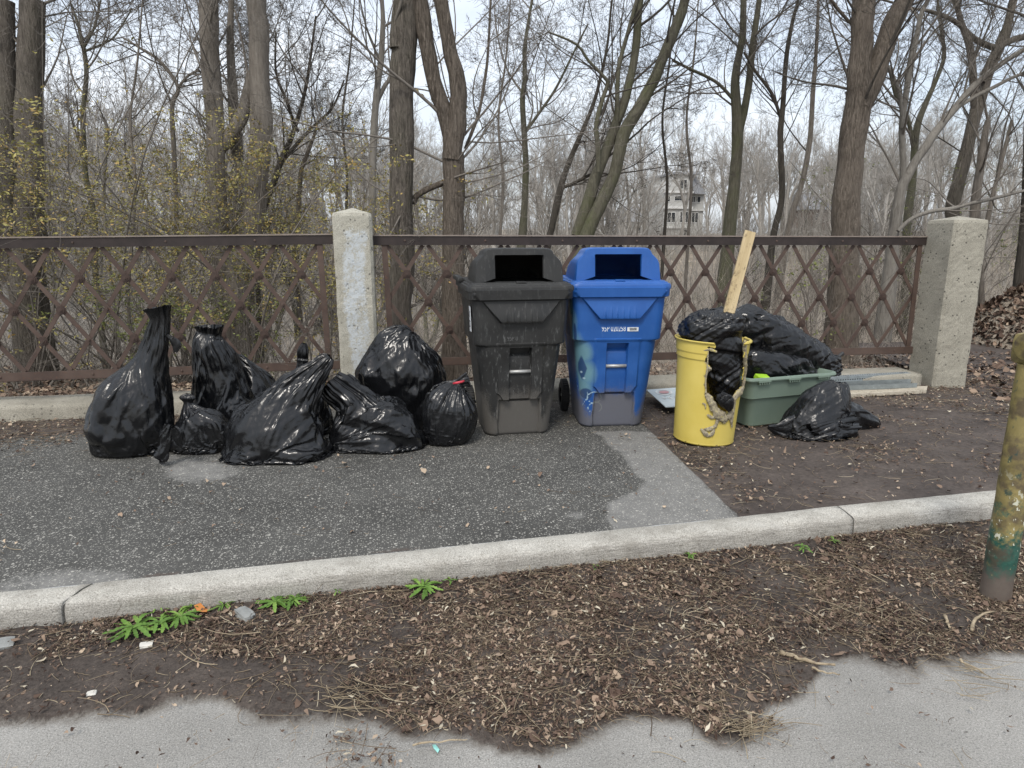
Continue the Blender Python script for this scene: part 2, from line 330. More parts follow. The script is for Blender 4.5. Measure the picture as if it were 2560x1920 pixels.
# ravine beyond the railing, rising again to the far bank
def land(X, Y):
    X = np.asarray(X, float); Y = np.asarray(Y, float)
    edge = 7.6+2.2*sm(X, -1.0, -4.0)+3.0*sm(X, 5.0, 7.0)+.8*noise(X*.5, Y*0, 0, 31)
    s = np.maximum(Y-edge, 0); z = -.03-.22*sm(Y, 5.9, 8.5)-8.5*(1-np.exp(-s*.055))+.35*fbm(X*.25, Y*.25, 0, 33)*sm(s, 0, 4)+.05*fbm(X*1.2, Y*1.2, 0, 34)*sm(Y, 6, 7)
    far_ = sm(Y, 44, 92+6*noise(X*.03, 0, 0, 35)); return z*(1-far_)+far_*(.9+1.6*noise(X*.02, Y*.02, 0, 36)+1.2*sm(Y, 110, 200)+.5*fbm(X*.1, Y*.1, 0, 37))
xs = np.r_[-np.geomspace(260, 7.2, 45), np.linspace(-7, 12, 110), np.geomspace(12.3, 320, 50)]; ys = np.r_[np.linspace(5.72, 14, 80), np.geomspace(14.2, 420, 90)]
V, F, X, Y = grid(xs, ys, lambda X, Y: land(X, Y)-.012)
tag(obj('ravine_ground', V, F, FLOOR, smooth=True), kind='structure')
# kerb: three cast lengths
def kerb(x0, x1, s0=0, s1=0):
    n = max(12, int((x1-x0)/.025)); u = np.linspace(x0, x1, n)
    prof = [(.165, -.14), (.165, -.006), (.150, .004), (.10, .007), (.05, .006), (.020, .002), (.006, -.008), (.002, -.026), (.001, -.07), (-.004, -.15)]
    V = []; A = []; B = []
    for x in u:
        for q, (dy, dz) in enumerate(prof):
            e = (x-x0)/(x1-x0); xx = x+(s0*(1-e)**12+s1*e**12)*(dy-.08)+(.006*noise(dy*40, dz*40, 0, 41) if x in (u[0], u[-1]) else 0)
            w_ = .0035*fbm(x*5, dy*12, dz*12, 42)+.006*noise(x*1.3, 0, 0, 43)
            ch = .028*max(0, noise(x*9, dy*20, 1, 44)-.42) if q in (5, 6, 4) else 0
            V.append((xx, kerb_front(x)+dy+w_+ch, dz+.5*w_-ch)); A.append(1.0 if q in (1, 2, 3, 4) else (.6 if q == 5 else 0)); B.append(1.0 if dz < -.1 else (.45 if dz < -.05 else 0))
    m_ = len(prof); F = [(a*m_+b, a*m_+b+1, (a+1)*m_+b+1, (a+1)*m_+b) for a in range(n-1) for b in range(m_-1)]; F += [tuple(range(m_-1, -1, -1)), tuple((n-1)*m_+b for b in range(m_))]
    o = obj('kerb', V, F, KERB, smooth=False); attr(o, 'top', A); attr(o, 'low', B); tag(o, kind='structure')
    for p in o.data.polygons: p.use_smooth = len(p.vertices) == 4
kx1 = atz(180, 1500)[0]; kx2 = atz(2125, 1290)[0]
kerb(-9, kx1-.006, 0, .35); kerb(kx1+.006, kx2-.004, .35, 0.05); kerb(kx2+.004, 9, .05, 0)
# plinth under the railing, and the gutter edge under the walk
def plinth(x0, x1, name, label, wd=.34):
    n = int((x1-x0)/.05); prof = [(0, -.1), (0, .09), (.012, .112), (.03, .119), (wd-.02, .124), (wd, .11), (wd, -.25)]; V = []
    for x in np.linspace(x0, x1, n):
        for dy, dz in prof: V.append((x, plinth_front(x)+dy+.005*fbm(x*4, dy*9, dz*9, 51), dz+.004*fbm(x*4, dy*9, dz*9, 52)))
    m_ = len(prof); F = [(a*m_+b+1, a*m_+b, (a+1)*m_+b, (a+1)*m_+b+1) for a in range(n-1) for b in range(m_-1)]; F += [tuple(range(m_)), tuple((n-1)*m_+b for b in range(m_-1, -1, -1))]
    o = obj(name, V, F, PLINTH); tag(o, label, 'plinth', 'low concrete plinths under the railing'); 
    for p in o.data.polygons: p.use_smooth = len(p.vertices) == 4
plinth(-9, -.30, 'concrete_plinth', 'low concrete plinth under the left railing panel, behind the leftmost bags')
plinth(-.29, 4.93, 'concrete_plinth', 'low concrete plinth under the right railing panel, broken at its right end')
# ------------------------------------------------------------------ posts
def post(name, label, x0, y0, w_, d_, zb, zt, apex, mat, rz=0, ch=.022, paint=False):
    n = 60; zs = np.r_[np.linspace(zb, zt, n)]; V = []; A = []; pts = []
    def side(a, b, k): return [(a[0]+(b[0]-a[0])*i/k, a[1]+(b[1]-a[1])*i/k) for i in range(k)]
    c = [(-w_/2+ch, 0), (w_/2-ch, 0), (w_/2, ch), (w_/2, d_-ch), (w_/2-ch, d_), (-w_/2+ch, d_), (-w_/2, d_-ch), (-w_/2, ch)]
    loop = []
    for a, b, k in zip(c, c[1:]+c[:1], (14, 2, 12, 2, 10, 2, 12, 2)): loop += side(a, b, k)
    m_ = len(loop)
    for z in zs:
        for (x, y) in loop:
            r = .005*fbm(x*5, y*5, z*5, 61)+.0012*noise(x*40, y*40, z*40, 62); k = 1+r/.12; k *= 1-.04*sm(z, zt-.02, zt)
            V.append((x*k, (y-d_/2)*k+d_/2, z)); A.append((sm(abs(x-.01-.02*sin(z*5)), .125, .07)*sm(z, zt-.06, zt-.16)*sm(z, zb+.13, zb+.22)) if paint and y < .05 else 0)
    F = [(a*m_+b, a*m_+(b+1) % m_, (a+1)*m_+(b+1) % m_, (a+1)*m_+b) for a in range(n-1) for b in range(m_)]
    V.append((0, d_/2, apex)); A.append(0); F += [((n-1)*m_+b, (n-1)*m_+(b+1) % m_, len(V)-1) for b in range(m_)]
    o = obj(name, V, F, mat, loc=(x0, y0, 0)); o.rotation_euler.z = rz; attr(o, 'paint', A); tag(o, label, 'post', 'concrete railing posts'); return o
post('concrete_post', 'square concrete post with flaking white patch between the two railing panels', -.272, 5.60, .305, .30, .05, 1.572, 1.615, CONC_L, paint=True)
post('concrete_post', 'broad bare concrete post at the right end of the railing', 5.17, 5.36, .33, .40, -.10, 1.535, 1.572, CONC_R, rz=radians(-7))
# ------------------------------------------------------------------ railing panels
RY = 5.75
def panel(name, label, TL, TR, BL, BR, n, xl, xr, skip=(), bolts=()):   # corners (x, z) at the inside of the rails; n lattice periods
    root = empty(name, (0, 0, 0)); tag(root, label, 'railing', 'lattice railing panels')
    def P(u, v, y=RY):           # u 0..n along, v 0 (top) .. 1 (bottom)
        e = u/n; t = (TL[0]+(TR[0]-TL[0])*e, TL[1]+(TR[1]-TL[1])*e); b = (BL[0]+(BR[0]-BL[0])*e, BL[1]+(BR[1]-BL[1])*e)
        return (t[0]+(b[0]-t[0])*v, y, t[1]+(b[1]-t[1])*v)
    kl, kr = (xl-TL[0])/(TR[0]-TL[0])*n, (xr-TL[0])/(TR[0]-TL[0])*n
    a, b = P(kl, 0), P(kr, 0); t = MB(); t.bar((a[0], RY-.012, a[2]+.037), (b[0], RY-.012, b[2]+.037), .072, .009); t.build('top_rail', IRON_D, root)
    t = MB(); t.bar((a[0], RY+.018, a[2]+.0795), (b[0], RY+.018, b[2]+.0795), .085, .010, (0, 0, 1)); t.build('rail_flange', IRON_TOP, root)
    t = MB(); q = P(0, 1); p = P(n, 1); dz = (p[2]-q[2])/n; t.bar((P(kl, 1)[0], RY-.014, P(kl, 1)[2]-.033), (P(kr, 1)[0], RY-.014, P(kr, 1)[2]-.033), .066, .010)
    t.bar((P(kl, 1)[0], RY+.010, P(kl, 1)[2]-.066), (P(kr, 1)[0], RY+.010, P(kr, 1)[2]-.066), .05, .008, (0, 0, 1)); t.build('bottom_rail', IRON, root)
    for u in (0, n): MB().bar(P(u, -.01, RY-.001), P(u, 1.01, RY-.001), .046, .012).build('upright', IRON, root)
    def seg(u0, v0, u1, v1, y):
        # clip to 0..n
        if u0 == u1: return
        def cl_(uc): return v0+(v1-v0)*(uc-u0)/(u1-u0)
        A_, B_ = (u0, v0), (u1, v1)
        if A_[0] < 0: A_ = (0, cl_(0))
        if B_[0] < 0: B_ = (0, cl_(0))
        if A_[0] > n: A_ = (n, cl_(n))
        if B_[0] > n: B_ = (n, cl_(n))
        if abs(A_[0]-B_[0]) < .1: return
        MB().bar(P(A_[0], A_[1], y), P(B_[0], B_[1], y), .033, .007).build('lattice_bar', IRON, root)
    for k in range(-2, n+1): seg(k+.06, 0, k+2.0, 1, RY+.010)
    for k in range(0, n+3): seg(k-.06, 0, k-2.0, 1, RY+.019)
    rb = MB()
    for r_, y_, in ((.037, -.004), (.027, -.010), (.017, -.015), (.008, -.021)):
        a8 = [(r_*cos(pi/8+i*pi/4), y_, r_*sin(pi/8+i*pi/4)) for i in range(8)] if r_ > .035 else [(r_*cos(i*pi/8), y_, r_*sin(i*pi/8)) for i in range(16)]
        k_ = len(a8); b8 = [(x, .006, z) for x, _, z in a8]; rb.add(a8+b8, [tuple(range(k_-1, -1, -1))]+[(i, (i+1) % k_, (i+1) % k_+k_, i+k_) for i in range(k_)])
    ros = None; rowv = ((.25, .5, 'h'), (.5, 0, 'i'), (.75, .5, 'h'))
    for ri, (v, off, _) in enumerate(rowv):
        for k in range(0 if off else 1, n):
            u = k+off
            pos = P(u, v)
            if (ri, k) in bolts:
                t = MB().lathe([(.0001, .012), (.010, .011), (.012, 0)], 10, (pos[0], RY-.0, pos[2]), 'y'); t.build('bolt', IRON, root); continue
            if ros is None: ros = rb.build('rosette', ROSE, root); o = ros
            else: o = ros.copy(); C.objects.link(o); o.parent = root
            o.location = (pos[0], RY+.004, pos[2]); o.rotation_euler.y = 0.1*((k*7+ri*3) % 5)
    bo = MB()
    for u in np.arange(.5, n, 2.0):
        for (v, dz_) in ((1, -.033), (0, .037)):
            p = P(u, v); bo.lathe([(.0001, .008), (.008, .006), (.010, 0)], 8, (p[0], RY-.0165-(.003 if v else 0), p[2]+dz_), 'y')
    bo.build('rivet', IRON, root)
def xz(x, y): p = aty(x, y, RY); return (p[0], p[2])
TL, TR, BL, BR = xz(961, 613), xz(2300, 613), xz(980, 896), xz(2270, 866)
panel('railing_panel', 'brown iron lattice railing panel behind the bins, between the two concrete posts', TL, TR, BL, BR, 15, TL[0]-.095, TR[0]+.16, bolts={(0, 11), (2, 14), (0, 9)})
TR2, BR2 = xz(799, 611), xz(822, 902); TLv, BLv = xz(5, 621), xz(4, 932)
ext = 5; sx, sz = (TR2[0]-TLv[0])/7, (TR2[1]-TLv[1])/7
bx = lambda k: (BR2[0]-sx*k*1.0, BR2[1]+(BLv[1]-BR2[1])/7.2*k)
panel('railing_panel', 'brown iron lattice railing panel at the left behind the rubbish bags', (TLv[0]-sx*ext, TLv[1]-sz*ext), TR2, bx(12), BR2, 12, TLv[0]-sx*ext-.1, TR2[0]+.105, bolts={(1, 7), (1, 9), (1, 11), (2, 6), (2, 11)})
# ------------------------------------------------------------------ rubbish bags: a film with more material than its shape needs, left to buckle
def up2(P):                      # rows doubled (not periodic), columns doubled (periodic)
    Q = np.zeros((2*P.shape[0]-1, P.shape[1], 3)); Q[::2] = P; Q[1::2] = (P[:-1]+P[1:])/2
    S = np.zeros((Q.shape[0], Q.shape[1]*2, 3)); S[:, ::2] = Q; S[:, 1::2] = (Q+np.roll(Q, -1, 1))/2; return S
def interp_rows(A, t):           # Catmull-Rom through the rows of A at parameters t in 0..n-1
    A = np.asarray(A, float); n = len(A); i = np.clip(np.floor(t).astype(int), 0, n-2); f = (t-i)[:, None]
    p0, p1, p2, p3 = A[np.clip(i-1, 0, n-1)], A[i], A[i+1], A[np.clip(i+2, 0, n-1)]
    return .5*((2*p1)+(-p0+p2)*f+(2*p0-5*p1+4*p2-p3)*f*f+(-p0+3*p1-3*p2+p3)*f**3)
def bag_surface(spine, nv, nu, seed, lump, sq=.0):
    S = np.array(spine, float)   # x, y, z, rw, rd
    d = np.r_[0, np.cumsum(np.linalg.norm(np.diff(S[:, :3], axis=0), axis=1)+.6*np.abs(np.diff(S[:, 3])))]; d /= d[-1]
    tt = np.interp(np.linspace(0, 1, nv), d, np.arange(len(S)))
    R = interp_rows(S, tt); P = R[:, :3]; rw = np.maximum(R[:, 3], .004); rd = np.maximum(R[:, 4], .004)
    T = np.gradient(P, axis=0); T /= np.maximum(np.linalg.norm(T, axis=1, keepdims=True), 1e-6)
    dep = np.array([.18, 1, 0.]); dep /= np.linalg.norm(dep)
    side = np.cross(T, dep[None]); side = -side; side /= np.maximum(np.linalg.norm(side, axis=1, keepdims=True), 1e-6)
    side = np.where((side[:, :1] < -.2) & (np.abs(side[:, 2:3]) < .6), -side, side)
    a = np.arange(nu)*2*pi/nu; c, s_ = np.cos(a), np.sin(a)
    k = (np.abs(c)**4+np.abs(s_)**4)**(-.25); k = 1+(k-1)*sq
    V = P[:, None]+(rw[:, None]*(c*k)[None])[..., None]*side[:, None]+(rd[:, None]*(s_*k)[None])[..., None]*dep
    ctr = P[:, None]; q = V*5
    V = ctr+(V-ctr)*(1+lump*fbm(q[..., 0], q[..., 1], q[..., 2], seed, 3))[..., None]
    return V
def facets(X, Y, per, cell, ax, rng):     # piecewise flat relief with sharp creases (difference of two squared cell distances), period per in X
    out = 0
    y0, y1 = Y.min()-2*cell/ax, Y.max()+2*cell/ax
    for sg in (1, -1):
        n = max(6, int(per*(y1-y0)*ax/(cell*cell)))
        p = np.c_[rng.uniform(0, per, n), rng.uniform(y0, y1, n)]; k = p[:, 0] < per*.3; k2 = p[:, 0] > per*.7
        p = np.r_[p, p[k]+[per, 0], p[k2]-[per, 0]].astype(np.float32)
        x = X.ravel().astype(np.float32); y = Y.ravel().astype(np.float32); r = np.empty(len(x), np.float32)
        for i in range(0, len(x), 4000):
            r[i:i+4000] = ((x[i:i+4000, None]-p[:, 0])**2+((y[i:i+4000, None]-p[:, 1])*ax)**2).min(1)
        out = out+sg*r.reshape(X.shape)
    return out/cell
def creases(P, seed, sets, fold=1.0, tw=.35, pleat=0, necks=(.55, .95), pl=((7, .5), (13, .32), (23, .2)), soft=1, ground=.004):
    rng = np.random.default_rng(seed); B = P.copy(); nv, nu = P.shape[:2]
    t = np.linspace(0, 1, nv)[:, None]; nk = sm(t, *necks)
    Rr = (np.linalg.norm(np.roll(B, -1, 1)-B, axis=2).sum(1)/(2*pi))[:, None]; Rb = float(np.percentile(Rr, 80)); per = 2*pi*Rb
    ln = np.r_[0, np.cumsum(np.linalg.norm(B[1:]-B[:-1], axis=2).mean(1))][:, None]
    X = np.arange(nu)[None]*per/nu+0*ln; Y = ln+0*X
    def nrm():
        n_ = np.cross(np.roll(P, -1, 1)-np.roll(P, 1, 1), np.gradient(P, axis=0)); return n_/np.maximum(np.linalg.norm(n_, axis=2, keepdims=True), 1e-9)
    for q_, (cell, ax, am, tws) in enumerate(sets):
        n3 = [noise(B[..., 0]*f, B[..., 1]*f, B[..., 2]*f, seed+9*q_+f) for f in (3, 5)]
        f_ = facets((X+tw*tws*Y+n3[0]*cell*.4) % per, Y+n3[1]*cell*.5, per, cell, ax, rng)
        mk = .35+.65*sm(noise(B[..., 0]*4+q_*11, B[..., 1]*4, B[..., 2]*4, seed+q_+40), -.3, .4)
        P = P+nrm()*(f_*am*fold*mk*np.minimum(1, .25+Rr/Rb))[..., None]
    if pleat:                    # gathers running into the neck
        ang = np.arange(nu)[None]*2*pi/nu; wig = .25*noise(B[..., 0]*9, B[..., 1]*9, B[..., 2]*9, seed+70)+t*tw*2; g = 0
        for k_, a_ in pl:
            f_ = ang*k_/(2*pi)+wig+rng.random(); g = g+a_*(np.abs(2*(f_-np.floor(f_))-1)-.5)*(.6+.4*np.sin(ang*(k_//3)+k_))
        P = P+nrm()*(g*Rr*.55*nk*pleat)[..., None]
    for _ in range(soft):
        lap = (np.roll(P, 1, 1)+np.roll(P, -1, 1))/2-P; lap[1:-1] += (P[2:]+P[:-2])/2-P[1:-1]; P = P+lap*.2
    if ground is not None: P[..., 2] = np.maximum(P[..., 2], ground)
    return P
def bag(spine, seed, nv=72, nu=96, grow=.12, frames=20, inner=.9, press=.5, lump=.2, fill=.62, fold=1.0, fine=1.0, pleat=1.0, tw=.35, grav=.6, sq=.35,
        necks=(.55, .95), pins=(), ground=.006, solids=(), big=.17, bend=.5):
    B = bag_surface(spine, nv, nu, seed, lump, sq)
    if ground is not None: B[..., 2] = np.maximum(B[..., 2], ground)
    B = creases(B, seed, ((big*1.15, .5, .13, .4), (big*.6, .25, .085, 1.2)), fold, tw, .8*pleat, necks, ((5, .5), (9, .35)), 0, ground)
    o = obj('film', *bag_mesh(B)); tmp = []
    Sp = [(x, y, z, rw*inner, rd*inner) for x, y, z, rw, rd in spine]; nS = max(2, int(round(len(Sp)*fill)))
    Bi = bag_surface(Sp[:nS], 24, 32, seed, lump, sq)
    if ground is not None: Bi[..., 2] = np.maximum(Bi[..., 2], ground-.004)
    V, F = bag_mesh(Bi); b = MB(); b.add(V, F); b.F.append(tuple(range(len(V)-32, len(V)))); b.F.append(tuple(range(31, -1, -1))); tmp.append(b.build('filling'))
    if ground is not None: tmp.append(MB().box((-9, -9, -.2), (9, 9, ground-.006)).build('floor'))
    for a_, b_ in solids: tmp.append(MB().box(a_, b_).build('solid'))
    for c_ in tmp:
        c_.modifiers.new('c', 'COLLISION'); c_.collision.thickness_outer = .006; c_.collision.cloth_friction = 15
    t = np.repeat(np.linspace(0, 1, nv), nu); vg = o.vertex_groups.new(name='pin')
    vg.add([int(i) for i in np.where(t > .97)[0]], 1.0, 'REPLACE')
    for a_, b_, w_ in pins: vg.add([int(i) for i in np.where((t >= a_) & (t <= b_))[0]], w_, 'REPLACE')
    md = o.modifiers.new('cloth', 'CLOTH'); s = md.settings
    s.quality = 6; s.mass = .15; s.tension_stiffness = 30; s.compression_stiffness = 30; s.shear_stiffness = 12; s.bending_stiffness = bend
    sg = o.vertex_groups.new(name='slack'); sw = 1-sm(t, necks[0], necks[0]+.6*(necks[1]-necks[0])) if necks[1] > necks[0] else np.ones_like(t)
    for q_ in range(11): sg.add([int(i) for i in np.where(np.round(sw*10) == q_)[0]], q_/10, 'REPLACE')
    s.shrink_min = 0; s.shrink_max = -grow*1.3; s.vertex_group_shrink = 'slack'; s.use_pressure = True; s.uniform_pressure_force = press; s.vertex_group_mass = 'pin'; s.pin_stiffness = 1
    s.effector_weights.gravity = grav
    md.collision_settings.distance_min = .004; md.collision_settings.collision_quality = 2
    md.point_cache.frame_start = 1; md.point_cache.frame_end = frames+2
    for f in range(1, frames+1): sc.frame_set(f)
    ev = o.evaluated_get(bpy.context.evaluated_depsgraph_get()); me = ev.to_mesh(); V = np.empty(len(me.vertices)*3, np.float32)
    me.vertices.foreach_get('co', V); ev.to_mesh_clear()
    for x in [o]+tmp:
        d = x.data; bpy.data.objects.remove(x, do_unlink=True); bpy.data.meshes.remove(d)
    sc.frame_set(1)
    P = V.reshape(nv, nu, 3).astype(float)
    if not np.isfinite(P).all() or np.abs(P-B).max() > .6: P = B
    P = up2(P); lap = (np.roll(P, 1, 1)+np.roll(P, -1, 1))/2-P; lap[1:-1] += (P[2:]+P[:-2])/2-P[1:-1]; P = P+lap*.15
    return creases(P, seed+3, ((big*.85, .22, .15, 1.6), (big*.5, .15, .15, -1.8), (big*.24, .2, .09, 1.0)), fine, tw, .5*pleat, necks, ((19, .4), (31, .3)), 0, None if ground is None else ground-.002)
def bag_mesh(P):
    nv, nu = P.shape[:2]; V = P.reshape(-1, 3); i = np.arange(nv-1)[:, None]*nu; k = np.arange(nu)[None]; k2 = (k+1) % nu
    return V, np.stack([i+k, i+k2, i+nu+k2, i+nu+k], -1).reshape(-1, 4)
def px_spine(rows, Y, depth=.8, floor=.004):     # rows: x, y, half width in the photo, optional depth offset, optional depth ratio
    out = []
    for r in rows:
        x, y, hw = r[:3]; dy = r[3] if len(r) > 3 else 0; dr = r[4] if len(r) > 4 else depth
        p = aty(x, y, Y+dy); k = (p-_c)@_fw/FPX*hw
        if not out and floor is not None: p[2] = floor
        out.append((*p, k, k*dr))
    return out
def bag_mat(name, rough=.27, base=.012, tint=(.95, 1, 1.15)):
    m = M(name, rough=rough, spec=.46); m.col(tuple(base*t for t in tint))
    v = m.co(); n1 = m.noise(22, 5, .6, v, dist=.8); n2 = m.noise(90, 3, .6, m.co((1, 1, .35)), dist=.5)
    wv = m.mix(.06, m.co((1, 1, .42)), m.n('TexNoise', Scale=5.0).outputs['Color'], 'ADD'); vr = m.mix(.5, m.voro(13, wv), m.voro(29, wv)); h = m.mix(.8, m.mix(.35, n1, n2), vr); m.bump(h, .55, .014)
    m.rough(m.ramp(m.noise(7, 3), [(.35, rough-.07), (.7, rough+.12)])); return m.m
# ------------------------------------------------------------------ wheeled bins
def plastic_mat(name, ca, cb, dirtc, blue=False):
    m = M(name, rough=.48, spec=.4); v = m.co(); n = m.noise(5, 5, .65, v); sc_ = m.noise(38, 5, .7, m.co((1.6, 1.6, .35))); fine = m.noise(260, 2, .7, v)
    c = m.mix(m.ramp(n, [(.3, 0), (.7, 1)]), ca, cb)
    if blue:
        c = m.mix(m.ramp(m.math('ADD', m.attr('teal'), m.math('MULTIPLY', m.math('SUBTRACT', fine, .5), .55)), [(.30, 0), (.95, .72)]), c, (.17, .32, .31))
        c = m.mix(m.ramp(m.attr('navy'), [(.45, 0), (.60, .92)]), c, (.018, .050, .14))
        c = m.mix(m.ramp(m.math('ADD', m.attr('line'), m.math('MULTIPLY', m.math('SUBTRACT', m.noise(150, 2, .7), .5), .9)), [(.50, 0), (.72, .85)]), c, (.36, .50, .58))
    scuff = m.math('MULTIPLY', m.ramp(sc_, [(.56, 0), (.74, 1)]), m.math('MULTIPLY', m.attr('scuff'), .75))
    c = m.mix(scuff, c, (.20, .205, .20) if not blue else (.16, .27, .50))
    f = m.math('ADD', m.attr('grime'), m.math('MULTIPLY', m.math('SUBTRACT', fine, .5), 1.1)); f2 = m.math('ADD', f, m.math('MULTIPLY', m.math('SUBTRACT', m.noise(9, 5, .7), .5), .7))
    c = m.mix(m.ramp(f2, [(.42, 0), (.80, .86)]), c, dirtc)
    m.col(c); m.rough(m.ramp(m.math('ADD', m.attr('grime'), n), [(.35, .40), (1.0, .85)])); m.bump(m.mix(.4, fine, sc_), .18, .003); return m.m
BLACK_P = plastic_mat('scuffed black plastic', (.015, .015, .015), (.028, .028, .027), (.105, .098, .088))
BLUE_P = plastic_mat('blue plastic with spray paint', (.011, .072, .275), (.018, .098, .34), (.135, .128, .12), True)
def simple(name, col, rough=.5, metal=0, bump=0, sc_=40, var=.25):
    m = M(name, rough=rough, metal=metal); c = np.array(col); m.col(m.mix(m.ramp(m.noise(sc_*.3, 5, .65), [(.3, 0), (.7, 1)]), tuple(c*(1-var)), tuple(np.minimum(c*(1+var), 1))))
    if bump: m.bump(m.noise(sc_, 4, .7), bump, .004)
    return m.m
STEEL = simple('galvanised steel', (.42, .42, .41), .5, .55, .3, 70)
WHITE_INK = simple('white printed ink', (.62, .66, .70), .6, 0, 0, 200, .15)
STICK = simple('white sticker', (.62, .64, .66), .5, 0, 0, 60, .15); INK = simple('dark ink', (.03, .03, .035), .5)
FAINT = simple('worn embossed ink', (.085, .085, .085), .7, 0, 0, 300, .5)
RUBBER = simple('black rubber', (.018, .018, .018), .75, 0, .4, 60)
def text_mesh(s, size, sx, name, mat, parent, loc, rz, rx=pi/2, bold=.012):
    cu = bpy.data.curves.new(name, 'FONT'); cu.body = s; cu.size = size; cu.offset = bold*size; cu.extrude = .0006; cu.resolution_u = 3
    t = bpy.data.objects.new(name, cu); C.objects.link(t); me = bpy.data.meshes.new_from_object(t.evaluated_get(bpy.context.evaluated_depsgraph_get()))
    bpy.data.objects.remove(t, do_unlink=True); bpy.data.curves.remove(cu)
    xs_ = [v.co.x for v in me.vertices]; x0, x1 = min(xs_), max(xs_)
    for v in me.vertices: v.co.x = (v.co.x-(x0+x1)/2)*sx
    me.materials.clear(); me.materials.append(mat); o = bpy.data.objects.new(name, me); C.objects.link(o); o.parent = parent; o.location = loc; o.rotation_euler = (rx, 0, rz); return o
def rrect(hw, y0, y1, r, nf, ns, nb, nc):     # loop of (x, y), front side first (left to right), anticlockwise from above
    P = []
    P += [(-hw+r+(2*hw-2*r)*i/nf, y0) for i in range(nf)]
    P += [(hw-r+r*sin(a), y0+r-r*cos(a)) for a in np.linspace(0, pi/2, nc, endpoint=False)]
    P += [(hw, y0+r+(y1-y0-2*r)*i/ns) for i in range(ns)]
    P += [(hw-r+r*cos(a), y1-r+r*sin(a)) for a in np.linspace(0, pi/2, nc, endpoint=False)]
    P += [(hw-r-(2*hw-2*r)*i/nb, y1) for i in range(nb)]
    P += [(-hw+r-r*sin(a), y1-r+r*cos(a)) for a in np.linspace(0, pi/2, nc, endpoint=False)]
    P += [(-hw, y1-r-(y1-y0-2*r)*i/ns) for i in range(ns)]
    P += [(-hw+r-r*cos(a), y0+r-r*sin(a)) for a in np.linspace(0, pi/2, nc, endpoint=False)]
    return np.array(P)
